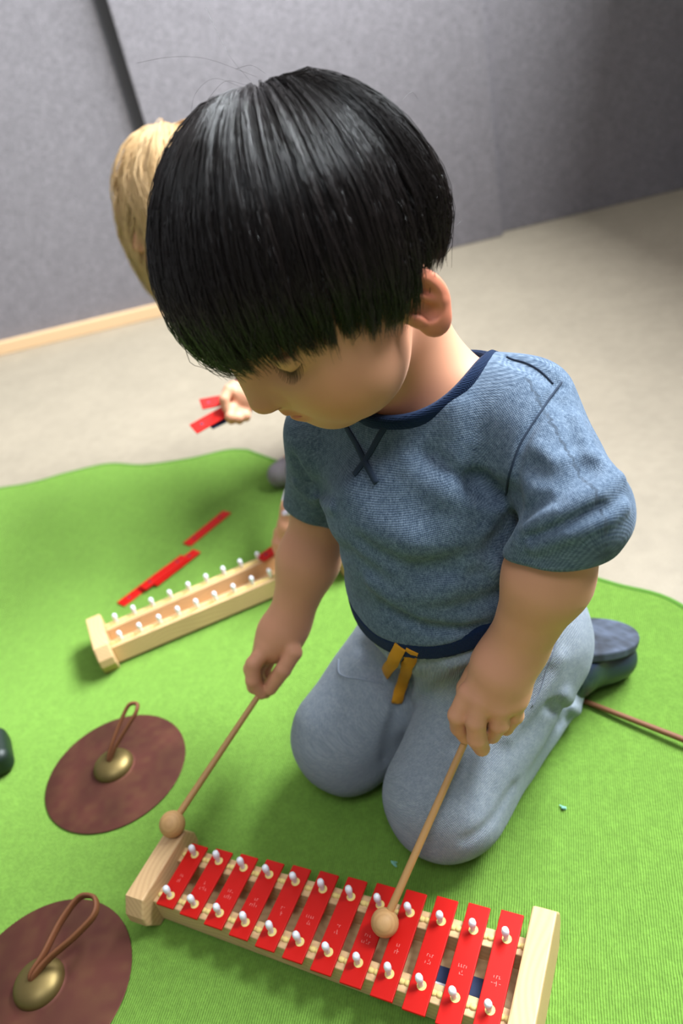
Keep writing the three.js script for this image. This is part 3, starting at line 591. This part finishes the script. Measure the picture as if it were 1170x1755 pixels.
  { const fly = [[[430, 140], [400, 105], [372, 55], [352, 12]], [[415, 150], [365, 135], [335, 160], [326, 200]], [[440, 132], [350, 100], [290, 98], [235, 108]], [[690, 170], [706, 158], [716, 170]], [[772, 395], [790, 378], [786, 374]], [[420, 145], [385, 140], [352, 175]], [[455, 126], [430, 112], [405, 118]]];
    const gs = fly.map((f, i) => { const pts = curve(f.map(([x, y], k) => L(x, y, 0.455 + 0.006 * i + 0.004 * k)), 24); return sweep(pts, pts.map(() => V(0.3, 1, 0.5)), ring(0.00007, 0.00007, 4)); });
    part('flyaway_hair', mergeGeometries(gs), M.hair, boy).userData.kind = 'stuff'; }
  // ---- sweater
  const ridges = [];
  const fold = (pts, r, amp) => ridges.push({ pts: pts.map((q) => q.isVector3 ? q : V(...q)), r, amp });
  const eL = [J.elL.clone().lerp(J.wrL, 0.24), V(0.05, -1, 0.1).normalize()], eR = [J.elR.clone().lerp(J.wrR, 0.06), J.wrR.clone().sub(J.elR).normalize()], dd = V(0, 0, 0), tipL = J.elL.clone().lerp(J.wrL, 0.4), tipR = J.elR.clone().lerp(J.wrR, 0.2);
  const shirt0 = (p) => {
    let d = torso(p, 0.003);
    d = sminK(d, shoulders(p, 0.0035), 0.03);
    let aL = sminK(cone(p, J.shL, J.elL, 0.038, 0.032), cone(p, J.elL, tipL, 0.032, 0.033), 0.01), aR = sminK(cone(p, J.shR, J.elR, 0.036, 0.034), cone(p, J.elR, tipR, 0.034, 0.032), 0.01);
    aL = smaxK(aL, dd.copy(p).sub(eL[0]).dot(eL[1]), 0.005); aR = smaxK(aR, dd.copy(p).sub(eR[0]).dot(eR[1]), 0.005);
    d = sminK(d, aL, 0.014); d = sminK(d, aR, 0.012);
    return d;
  };
  const castOn = (f, x, y, t0 = 0.42) => { let t = t0; const p = V(0, 0, 0); for (let i = 0; i < 90; i++) { p.copy(L(x, y, t)); const d = f(p); if (d < 0.0004) break; t += d * 0.7; if (t > 1.2) return null; } return p; };
  const foldPx = (f, px, r, amp) => { const pts = px.map(([x, y]) => castOn(f, x, y)).filter(Boolean); if (pts.length > 1) fold(pts, r, amp * 1.5); };
  // creases read off the photograph: sleeve bunched above the elbow, pull lines at the armpit, soft rolls at the waist
  foldPx(shirt0, [[905, 905], [960, 880], [1020, 850], [1060, 820]], 0.006, 0.003); foldPx(shirt0, [[915, 935], [975, 915], [1040, 890], [1070, 870]], 0.005, 0.0028);
  foldPx(shirt0, [[900, 880], [950, 850], [1010, 800], [1040, 775]], 0.006, -0.0026); foldPx(shirt0, [[912, 920], [970, 898], [1030, 868]], 0.0045, -0.0024);
  foldPx(shirt0, [[820, 830], [850, 846], [875, 850]], 0.008, -0.006); foldPx(shirt0, [[880, 835], [890, 775], [925, 710], [960, 660]], 0.0035, -0.0022);
  foldPx(shirt0, [[880, 870], [860, 920], [800, 960], [720, 980]], 0.009, -0.003); foldPx(shirt0, [[890, 930], [850, 990], [760, 1020], [680, 1020]], 0.009, 0.003);
  foldPx(shirt0, [[640, 1000], [720, 1050], [800, 1055], [870, 1030]], 0.008, 0.003); foldPx(shirt0, [[660, 1040], [730, 1075], [820, 1075]], 0.006, -0.003);
  foldPx(shirt0, [[780, 700], [790, 760], [770, 830]], 0.012, 0.003); foldPx(shirt0, [[880, 615], [920, 632], [950, 655]], 0.006, -0.003);
  foldPx(shirt0, [[985, 720], [1010, 770], [1035, 800]], 0.008, 0.003); foldPx(shirt0, [[505, 790], [530, 830], [560, 850]], 0.006, -0.003); foldPx(shirt0, [[510, 830], [535, 855], [570, 870]], 0.005, 0.0025); foldPx(shirt0, [[600, 850], [640, 900], [700, 930]], 0.014, 0.0025);
  foldPx(shirt0, [[905, 800], [940, 820], [985, 815], [1030, 800]], 0.007, -0.0018); foldPx(shirt0, [[960, 690], [985, 740], [990, 790]], 0.007, -0.002); foldPx(shirt0, [[925, 770], [950, 790], [1000, 780]], 0.006, 0.0016);
  foldPx(shirt0, [[700, 800], [760, 850], [840, 870]], 0.009, 0.0018); foldPx(shirt0, [[740, 780], [790, 820], [830, 832]], 0.007, -0.002); foldPx(shirt0, [[620, 930], [700, 975], [800, 985]], 0.008, -0.002); foldPx(shirt0, [[850, 880], [830, 930], [780, 1000]], 0.008, 0.002); foldPx(shirt0, [[560, 900], [600, 950], [640, 980]], 0.009, -0.002);
  const hemN = V(0.02, 1, 0.34).normalize(), hemP = V(0, 0.224, -0.06), neckC = V(0.006, 0.41, -0.112), neckN = V(0.02, 0.86, 0.42).normalize();
  const shirt = (p) => {
    let d = shirt0(p);
    if (d > 0.03) return d;
    for (const q of ridges) { let m = 1; for (let i = 0; i < q.pts.length - 1; i++) m = Math.min(m, segDist(p, q.pts[i], q.pts[i + 1])); if (m < q.r * 2.6) d -= q.amp * Math.exp(-m * m / q.r / q.r); }
    d -= 0.0016 * noise(p.x * 26, p.y * 34, p.z * 26);
    const hemD = dd.copy(hemP).sub(p).dot(hemN);
    d = smaxK(d, hemD, 0.006);
    d = smaxK(d, -(cone(p, neckC.clone().addScaledVector(neckN, -0.03), neckC.clone().addScaledVector(neckN, 0.06), 0.052, 0.052)), 0.004);
    return d;
  };
  const shirtGrp = new THREE.Group(); shirtGrp.name = 'sweater'; boy.add(shirtGrp);
  const full = netMesh(shirt, V(-0.19, 0.13, -0.26), V(0.22, 0.43, 0.02), 0.0024);
  // split by cut pieces: torso, left sleeve, right sleeve
  const seamL = (p) => dd.copy(p).sub(V(0.083, 0.345, -0.13)).dot(V(0.9, -0.05, 0.25).normalize()), seamR = (p) => dd.copy(p).sub(V(-0.082, 0.33, -0.09)).dot(V(-0.93, -0.1, 0.0).normalize());
  const cls = (p) => (seamL(p) > 0 && Math.min(cone(p, J.shL, J.elL, 0.038, 0.034), cone(p, J.elL, tipL, 0.034, 0.034)) < 0.009 ? 1 : seamR(p) > 0 && Math.min(cone(p, J.shR, J.elR, 0.036, 0.034), cone(p, J.elR, tipR, 0.034, 0.034)) < 0.009 ? 2 : 0);
  const fp = full.attributes.position, fi = full.index.array, outI = [[], [], []], c3 = V(0, 0, 0);
  for (let i = 0; i < fi.length; i += 3) { c3.set(0, 0, 0); for (let k = 0; k < 3; k++) c3.add(tq.fromBufferAttribute(fp, fi[i + k])); c3.multiplyScalar(1 / 3); outI[cls(c3)].push(fi[i], fi[i + 1], fi[i + 2]); }
  const sub = (list) => { const m = new Map(), P = [], N = [], I = []; for (const v of list) { if (!m.has(v)) { m.set(v, m.size); P.push(fp.getX(v), fp.getY(v), fp.getZ(v)); N.push(full.attributes.normal.getX(v), full.attributes.normal.getY(v), full.attributes.normal.getZ(v)); } I.push(m.get(v)); } const g = new THREE.BufferGeometry(); g.setAttribute('position', new THREE.Float32BufferAttribute(P, 3)); g.setAttribute('normal', new THREE.Float32BufferAttribute(N, 3)); g.setIndex(I); return g; };
  const tuv = boneUV(V(0, 0.1, -0.13), V(0, 0.4, -0.11), V(0, 0, 1)), luv = boneUV(J.shL, J.elL, V(0, -1, 0)), ruv = boneUV(J.shR, J.elR, V(1, 0, 0));
  part('sweater_body', setUV(sub(outI[0]), (p) => tuv(p, 0.09)), M.shirt, shirtGrp);
  part('sleeve', setUV(sub(outI[1]), (p) => luv(p, 0.04)), M.shirt, shirtGrp);
  part('sleeve', setUV(sub(outI[2]), (p) => ruv(p, 0.037)), M.shirt, shirtGrp);
  { const band = (p) => { const h = dd.copy(hemP).sub(p).dot(hemN); return smaxK(smaxK(torso(p, 0.0035), h - 0.011, 0.003), -h - 0.004, 0.002); }; part('hem_band', setUV(netMesh(band, V(-0.15, 0.15, -0.26), V(0.15, 0.32, 0.02), 0.003), (p) => tuv(p, 0.09)), M.navy, shirtGrp); }
  // collar: ribbed band round the neck hole
  { const e1 = V(1, 0, 0).addScaledVector(neckN, -neckN.x).normalize(), e2 = neckN.clone().cross(e1), cp = [], cn = [];
    const hs = [], rs = [];
    for (let i = 0; i < 80; i++) { const a = i / 80 * Math.PI * 2, r = e1.clone().multiplyScalar(Math.cos(a)).addScaledVector(e2, Math.sin(a)), q = neckC.clone().addScaledVector(r, 0.0545).addScaledVector(neckN, 0.06); let h = 0.06; for (; h > -0.06; h -= 0.0008) { if (shirt0(q) < 0) break; q.addScaledVector(neckN, -0.0008); } hs.push(h); rs.push(r); }
    for (let it = 0; it < 25; it++) { const h2 = hs.map((h, i) => (2 * h + hs[(i + 79) % 80] + hs[(i + 1) % 80]) / 4); h2.forEach((h, i) => { hs[i] = h; }); }
    for (let i = 0; i < 80; i++) { cp.push(neckC.clone().addScaledVector(rs[i], 0.0525).addScaledVector(neckN, hs[i])); cn.push(neckN.clone().addScaledVector(rs[i], -0.25).normalize()); }
    part('collar', sweep(cp.map((q, i) => q.clone().addScaledVector(cn[i], 0.001)), cn, [[0.0058, -0.002], [0.005, 0.0025], [-0.001, 0.0055], [-0.007, 0.0055], [-0.007, -0.004], [0.002, -0.0042]].map(([a, b]) => [a, -b]), true), M.navy, shirtGrp); }
  // crossed stitching below the collar, and the seam lines
  const stitch = (px, w, name, mat, f = shirt, up = 0.0004) => {
    const pts = curve(px.map(([x, y]) => castOn(f, x, y)).filter(Boolean), 40), nn = pts.map((p) => { const e = 0.002, g = V(0, 0, 0); for (let b = 0; b < 3; b++) { const q = p.clone(); q.setComponent(b, p.getComponent(b) + e); const a = f(q); q.setComponent(b, p.getComponent(b) - e); g.setComponent(b, a - f(q)); } return g.normalize(); });
    for (let i = 0; i < pts.length; i++) for (let k = 0; k < 4; k++) pts[i].addScaledVector(nn[i], -f(pts[i]));
    return sweep(pts.map((p, i) => p.clone().addScaledVector(nn[i], up)), nn, ring(0.0009, w, 6));
  };
  part('crossed_stitching', mergeGeometries([stitch([[592, 730], [612, 765], [645, 828]], 0.0026, '', null), stitch([[662, 728], [640, 765], [606, 814]], 0.0026, '', null)]), M.thread, shirtGrp);
  part('seam', stitch([[866, 848], [872, 815], [892, 760], [930, 700], [962, 655]], 0.0008, '', null, shirt, 0.0001), M.thread, shirtGrp);
  part('seam', stitch([[868, 611], [900, 622], [930, 640], [947, 658]], 0.0008, '', null, shirt, 0.0001), M.thread, shirtGrp);

  // ---- joggers
  const pr = [];
  const pants0 = (p) => {
    let d = torso(p, 0.0012);
    d = smaxK(d, dd.copy(p).sub(hemP).dot(hemN) - 0.002, 0.002);
    const tL = cone(p, J.hipL, J.knL, 0.06, 0.05), tR = cone(p, J.hipR, J.knR, 0.06, 0.05);
    const sL = cone(p, J.knL.clone().add(V(0, -0.008, 0)), J.anL, 0.048, 0.037), sR = cone(p, J.knR.clone().add(V(0, -0.008, 0)), J.anR, 0.048, 0.037);
    const legL = sminK(tL, sL, 0.016), legR = sminK(tR, sR, 0.016);
    d = sminK(d, sminK(legL, legR, 0.012), 0.03);
    return smaxK(d, 0.0025 - p.y, 0.012);
  };
  const pf = (px, r, amp) => { const pts = px.map(([x, y]) => castOn(pants0, x, y)).filter(Boolean); if (pts.length > 1) pr.push({ pts, r, amp }); };
  pf([[800, 1440], [850, 1400], [880, 1350]], 0.006, -0.002); pf([[830, 1450], [875, 1400]], 0.004, 0.002); pf([[940, 1210], [960, 1240], [955, 1280]], 0.005, -0.004); pf([[955, 1200], [975, 1235], [968, 1270]], 0.004, -0.003); pf([[965, 1190], [990, 1220], [975, 1255]], 0.006, 0.004);
  pf([[690, 1200], [670, 1180], [640, 1150]], 0.008, -0.005); pf([[700, 1205], [720, 1170], [770, 1140], [800, 1130]], 0.007, 0.004); pf([[690, 1140], [740, 1120], [790, 1110]], 0.006, -0.004); pf([[640, 1080], [670, 1120], [690, 1170]], 0.007, 0.003); pf([[590, 1070], [620, 1110], [650, 1150]], 0.007, -0.003); pf([[870, 1260], [920, 1200], [960, 1130]], 0.008, 0.003); pf([[850, 1240], [900, 1190], [940, 1150]], 0.006, -0.002); pf([[600, 1120], [560, 1080]], 0.006, 0.003); pf([[680, 1220], [668, 1260], [662, 1300]], 0.006, -0.004);
  const pants = (p) => { let d = pants0(p); if (d > 0.03) return d; for (const q of pr) { let m = 1; for (let i = 0; i < q.pts.length - 1; i++) m = Math.min(m, segDist(p, q.pts[i], q.pts[i + 1])); if (m < q.r * 2.6) d -= q.amp * Math.exp(-m * m / q.r / q.r) * smooth(0.008, 0.02, dd.copy(hemP).sub(p).dot(hemN)); } d -= 0.0014 * noise(p.x * 30, p.y * 30, p.z * 24); d = smaxK(d, -0.228 - p.z, 0.004); return d; };
  const jog = new THREE.Group(); jog.name = 'joggers'; boy.add(jog);
  const pu = boneUV(V(0, 0.1, -0.16), V(0, 0.06, 0.02), V(0, 1, 0));
  part('joggers_cloth', setUV(netMesh(pants, V(-0.16, -0.01, -0.27), V(0.17, 0.23, 0.08), 0.0026), (p) => pu(p, 0.07)), M.pants, jog);
  const flat = (px, w, th, mat, name, f) => { const c = px.map(([x, y]) => castOn(f, x, y)); const pts = curve(c.filter(Boolean), 24), nn = pts.map((p) => { const e = 0.003, g = V(0, 0, 0); for (let b = 0; b < 3; b++) { const q = p.clone(); q.setComponent(b, p.getComponent(b) + e); const a = f(q); q.setComponent(b, p.getComponent(b) - e); g.setComponent(b, a - f(q)); } return g.normalize(); }); return part(name, sweep(pts.map((p, i) => p.clone().addScaledVector(nn[i], th * 0.8)), nn, [[th / 2, -w / 2], [th * 0.7, 0], [th / 2, w / 2], [-th / 2, w / 2], [-th / 2, -w / 2]].map(([a, b]) => [a, -b])), mat, jog); };
  flat([[688, 1106], [676, 1128], [662, 1154]], 0.0098, 0.0022, M.cord, 'drawstring', pants);
  flat([[708, 1112], [700, 1136], [691, 1168], [678, 1204]], 0.0098, 0.0022, M.cord, 'drawstring', pants);
  for (const px of [[[578, 1090], [580, 1130], [582, 1155], [620, 1165], [655, 1172]], [[955, 1090], [940, 1140], [925, 1185], [912, 1210]]]) part('seam', stitch(px, 0.0007, '', null, pants, 0.0001), M.pantSeam, jog);

  // ---- shoes: soles up, toes on the rug behind him
  for (const s of [1, -1]) {
    const an = s > 0 ? J.anL : J.anR, sh = new THREE.Group(); sh.name = 'shoe'; boy.add(sh);
    const heel = V(an.x + 0.004 * s, 0.075, an.z - 0.012), toe = V(an.x + 0.012 * s, 0.036, an.z - 0.102);
    const ax = toe.clone().sub(heel).normalize(), side = V(1, 0, 0).addScaledVector(ax, -ax.x).normalize(), nrm = ax.clone().cross(side).normalize(); if (nrm.y < 0) { nrm.negate(); side.negate(); }
    const m = new THREE.Matrix4().makeBasis(side, nrm, ax).setPosition(heel), mi = m.clone().invert(), q = V(0, 0, 0);
    const upper = (p) => { q.copy(p).applyMatrix4(mi); let d = ell(q, V(0, -0.022, 0.03), 0.03, 0.028, 0.05); d = sminK(d, ell(q, V(0, -0.02, 0.078), 0.034, 0.026, 0.034), 0.02); d = sminK(d, cone(q, V(0, -0.02, 0.012), V(0, -0.045, -0.012), 0.03, 0.031), 0.02); return smaxK(smaxK(d, q.y + 0.004, 0.004), 0.002 - p.y, 0.004); };
    part('shoe_upper', setUV(netMesh(upper, V(an.x - 0.07, -0.01, -0.37), V(an.x + 0.07, 0.12, -0.16), 0.0026), (p) => [p.x, p.z]), M.shoe, sh);
    const o = new THREE.Shape(), pts = []; for (let i = 0; i < 40; i++) { const a = i / 40 * Math.PI * 2, z = Math.cos(a), x = Math.sin(a); pts.push(new THREE.Vector2(x * mix(0.026, 0.035, smooth(-1, 0.7, z)), 0.046 + z * 0.066)); } o.setFromPoints(pts);
    const sg = new THREE.ExtrudeGeometry(o, { depth: 0.006, bevelEnabled: true, bevelThickness: 0.002, bevelSize: 0.002, bevelSegments: 2 }); sg.rotateX(Math.PI / 2); sg.scale(1, 1, 1); sg.translate(0, 0.004, 0); sg.applyMatrix4(m); part('sole', setUV(sg, (p) => [p.x, p.z]), M.sole, sh);
    const band = []; for (let i = 0; i <= 20; i++) { const a = mix(-0.15, 1.15, i / 20) * Math.PI; band.push(V(Math.cos(a) * 0.0325, -0.022 - Math.sin(a) * 0.027, 0.012 + 0.004 * Math.sin(a)).applyMatrix4(m)); }
    part('strap', sweep(band, band.map((b) => b.clone().sub(V(0, -0.022, 0.012).applyMatrix4(m))), [[0.002, -0.008], [0.002, 0.008], [-0.001, 0.008], [-0.001, -0.008]]), M.shoe, sh);
  }
}
// ---------------------------------------------------------------- the second child, squatting behind
{
  const kid = thing('person', 'blond child bending behind the boy, holding red and blue bars in one hand', 'person', [0, 0, -1.15]);
  const W = (x, y, z) => V(x, y, z + 1.15), A = (x, y, t) => atPx(x, y, t).sub(V(0, 0, -1.15));
  const headM = new THREE.Matrix4().makeRotationFromEuler(new THREE.Euler(-0.1, -0.9, 0.0, 'YXZ')).setPosition(A(340, 405, 1.07)), headI = headM.clone().invert();
  const hf = headField(), hq = V(0, 0, 0);
  const neck = W(-0.025, 0.352, -1.15), chest = W(0.02, 0.27, -1.16), pelvis = W(0.075, 0.1, -1.2), hp = V(0, 0, -0.02).applyMatrix4(headM);
  const shA = W(-0.02, 0.325, -1.23), shB = W(0.04, 0.33, -1.08), elA = W(-0.015, 0.25, -1.04), elB = W(0.025, 0.21, -0.985), wrA = A(418, 680, 1.0), wrB = A(506, 872, 0.985);
  const knA = W(-0.005, 0.2, -1.13), knB = W(0.09, 0.19, -1.05), anA = W(-0.02, 0.05, -1.14), anB = W(0.08, 0.05, -1.08), toeA = W(-0.082, 0.02, -1.112), toeB = W(0.02, 0.02, -1.05);
  const fA = [[A(408, 676, 0.99), A(392, 668, 0.98), A(384, 684, 0.975), A(388, 700, 0.978)], [A(410, 684, 1.0), A(398, 700, 0.985), A(394, 714, 0.978), A(396, 720, 0.985)], [A(416, 688, 1.005), A(410, 706, 0.99), A(408, 716, 0.985), A(410, 720, 0.99)], [A(424, 690, 1.01), A(420, 704, 0.995), A(420, 712, 0.99), A(422, 715, 0.995)], [A(414, 668, 0.995), A(400, 662, 0.99), A(390, 676, 0.992), A(388, 690, 0.995)]];
  const fB = [[A(488, 912, 0.995), A(480, 932, 0.995), A(478, 946, 1.0), A(478, 955, 1.005)], [A(494, 914, 0.99), A(489, 936, 0.99), A(486, 950, 0.995), A(485, 958, 1.0)], [A(500, 916, 0.99), A(497, 938, 0.988), A(494, 952, 0.993), A(493, 958, 1.0)], [A(506, 914, 0.99), A(505, 934, 0.99), A(503, 946, 0.995), A(502, 952, 1.0)], [A(490, 898, 0.998), A(478, 912, 1.002), A(474, 930, 1.005), A(474, 940, 1.008)]];
  const hand = (p, w, palm, fs) => { let d = cone(p, w, palm, 0.018, 0.017); for (let i = 0; i < 5; i++) { const f = fs[i], r = 0.0066; d = sminK(d, cone(p, palm, f[0], 0.012, r * 1.1), 0.008); let q = cone(p, f[0], f[1], r * 1.1, r); q = sminK(q, cone(p, f[1], f[2], r, r * 0.95), 0.002); q = sminK(q, cone(p, f[2], f[3], r * 0.95, r * 0.85), 0.002); d = sminK(d, q, 0.004); } return d; };
  const pA = A(416, 682, 1.0), pB = A(498, 902, 0.99);
  const skin = (p) => {
    hq.copy(p).applyMatrix4(headI); let d = hf(hq);
    d = sminK(d, cone(p, neck, hp, 0.034, 0.034), 0.03);
    d = sminK(d, cone(p, neck, chest, 0.045, 0.055), 0.03); d = sminK(d, cone(p, chest, pelvis, 0.055, 0.06), 0.03);
    for (const [s, e, w] of [[shA, elA, wrA], [shB, elB, wrB]]) { d = sminK(d, cone(p, s, e, 0.025, 0.022), 0.02); d = sminK(d, cone(p, e, w, 0.022, 0.017), 0.01); }
    d = sminK(d, hand(p, wrA, pA, fA), 0.008); d = sminK(d, hand(p, wrB, pB, fB), 0.008);
    for (const [k, a, t] of [[knA, anA, toeA], [knB, anB, toeB]]) { d = sminK(d, cone(p, pelvis, k, 0.045, 0.035), 0.015); d = sminK(d, cone(p, k, a, 0.032, 0.02), 0.01); d = sminK(d, cone(p, a, t, 0.02, 0.014), 0.01); }
    return d;
  };
  const hb = new THREE.Box3().setFromPoints([...fA.flat(), wrA]).expandByScalar(0.015), hb2 = new THREE.Box3().setFromPoints([...fB.flat(), wrB]).expandByScalar(0.015), fine = [[hb, 0.0022], [hb2, 0.0022]];
  const gs = fine.map(([b, c]) => netMesh(skin, b.min.clone().addScalar(-3 * c), b.max.clone().addScalar(3 * c), c, (p) => b.containsPoint(p)));
  gs.push(netMesh(skin, V(-0.25, 0.0, -0.2), V(0.22, 0.58, 0.42), 0.005, (p) => !fine.some(([b]) => b.clone().expandByScalar(-0.006).containsPoint(p))));
  const bg = mergeGeometries(gs); setColor(bg, () => [1, 1, 1]); part('body', bg, M.skin, kid);
  const hc = V(0, 0.042, 0.002), hem = (az) => mix(-0.058, -0.07, smooth(0.5, 2, Math.abs(az)));
  part('hair', makeHair({ centre: hc, env: hairEnvelope(hc, 0.079, 0.092, 0.086, 0.5), crown: V(-0.1, 0.95, -0.05), hem, count: 5000, radius: 0.00042, clumps: 90, segs: 14, wave: 0.09, ragged: 0.25, stray: 0.2, lift: 0.014, tuck: 0.006, toHead: headM }), M.blond, kid).userData.kind = 'stuff';
  const top = (p) => { let d = cone(p, neck, chest, 0.05, 0.066); d = sminK(d, cone(p, chest, pelvis, 0.066, 0.068), 0.03); for (const [s, e, w] of [[shA, elA, wrA], [shB, elB, wrB]]) { d = sminK(d, cone(p, s, e, 0.034, 0.031), 0.02); d = sminK(d, cone(p, e, e.clone().lerp(w, 0.72), 0.031, 0.026), 0.01); } return d - 0.002 * noise(p.x * 40, p.y * 40, p.z * 40); };
  part('jumper', setUV(netMesh(top, V(-0.2, 0.02, -0.2), V(0.2, 0.42, 0.4), 0.004), (p) => [p.x, p.y]), M.darkNavy, kid);
  const cuff = (e, w, k0, k1, r, mat) => { const a = e.clone().lerp(w, k0), b = e.clone().lerp(w, k1), n = 12, pts = [], nn = []; for (let i = 0; i <= n; i++) { pts.push(a.clone().lerp(b, i / n)); nn.push(V(0, 1, 0.2)); } part('cuff', sweep(pts, nn, ring(r, r, 18), false, (t) => 1 - 0.25 * Math.pow(Math.abs(t * 2 - 1), 3)), mat, kid); };
  cuff(elA, wrA, 0.7, 0.95, 0.024, M.pinkCloth); cuff(elB, wrB, 0.82, 1.08, 0.0195, M.lilac);
  const legs = (p) => { let d = cone(p, pelvis, pelvis.clone().add(V(0, 0.03, 0)), 0.07, 0.068); for (const [k, a] of [[knA, anA], [knB, anB]]) { d = sminK(d, cone(p, pelvis, k, 0.06, 0.045), 0.02); d = sminK(d, cone(p, k, a, 0.042, 0.03), 0.012); } return smaxK(d, 0.006 - p.y, 0.005); };
  part('trousers', setUV(netMesh(legs, V(-0.12, 0, -0.2), V(0.2, 0.3, 0.2), 0.005), (p) => [p.x, p.y]), M.pinkCloth, kid);
  for (const [a, t] of [[anA, toeA], [anB, toeB]]) { const f = (p) => smaxK(sminK(cone(p, a.clone().add(V(0.006, -0.022, -0.004)), t, 0.026, 0.021), cone(p, a, a.clone().add(V(0, -0.02, 0)), 0.026, 0.024), 0.02), 0.001 - p.y, 0.004), b = new THREE.Box3().setFromPoints([a, t]).expandByScalar(0.045); part('sock', setUV(netMesh(f, b.min, b.max, 0.003), (p) => [p.x, p.z]), M.greySock, kid); }
}
// bars that the child holds
function heldBar(label, a, b, mat) { const g = thing('chime_bar', label, 'chime bar', a.clone().lerp(b, 0.5).toArray()); const d = b.clone().sub(a), geo = new RoundedBoxGeometry(0.0172, 0.0024, d.length(), 2, 0.0006); const m = part('plate', geo, mat, g); m.quaternion.setFromRotationMatrix(new THREE.Matrix4().lookAt(V(0, 0, 0), d.clone().negate(), V(0.25, 1, 0.45))); for (const s of [-1, 1]) { const h = part('hole', new THREE.CylinderGeometry(0.0022, 0.0022, 0.0003, 10), M.thread, m); h.position.set(0, 0.0012, s * d.length() * 0.32); } return g; }
heldBar('upper dark red bar of the two fanned out in the blond child\'s hand', atPx(344, 693, 0.99), atPx(416, 680, 1.005), M.red);
heldBar('lower dark red bar, longest, fanned out in the blond child\'s hand', atPx(331, 736, 0.97), atPx(412, 690, 0.995), M.red);
heldBar('navy blue bar under the red ones in the blond child\'s hand', atPx(358, 728, 0.985), atPx(424, 696, 1.005), M.blueBar);
// block at the left edge and the lint on the rug
{ const b = part('green_block', new RoundedBoxGeometry(0.075, 0.033, 0.056, 4, 0.012), M.darkGreen, scene); b.position.set(-0.455, 0.0165, -0.638); b.rotation.y = 0.35; b.name = numbered('green_block'); tag(b, 'dark green smooth rounded block cut off by the left picture edge', 'block'); }
for (const [x, z, l] of [[0.129, -0.425, 'tiny pale blue lint scrap on the rug right of the joggers'], [-0.027, -0.41, 'tiny pale blue lint scrap on the rug between knee and red bars']]) {
  const pts = []; for (let i = 0; i < 9; i++) pts.push(V((rnd() - 0.5) * 0.006, 0.0012 + rnd() * 0.002, (rnd() - 0.5) * 0.006)); const g = sweep(curve(pts, 40), Array(41).fill(V(0, 1, 0.1)), ring(0.0004, 0.0006, 5)), m = part(numbered('lint_scrap'), g, M.lint, scene); m.position.set(x, 0, z); tag(m, l, 'lint');
}
renderer.render(scene, camera);
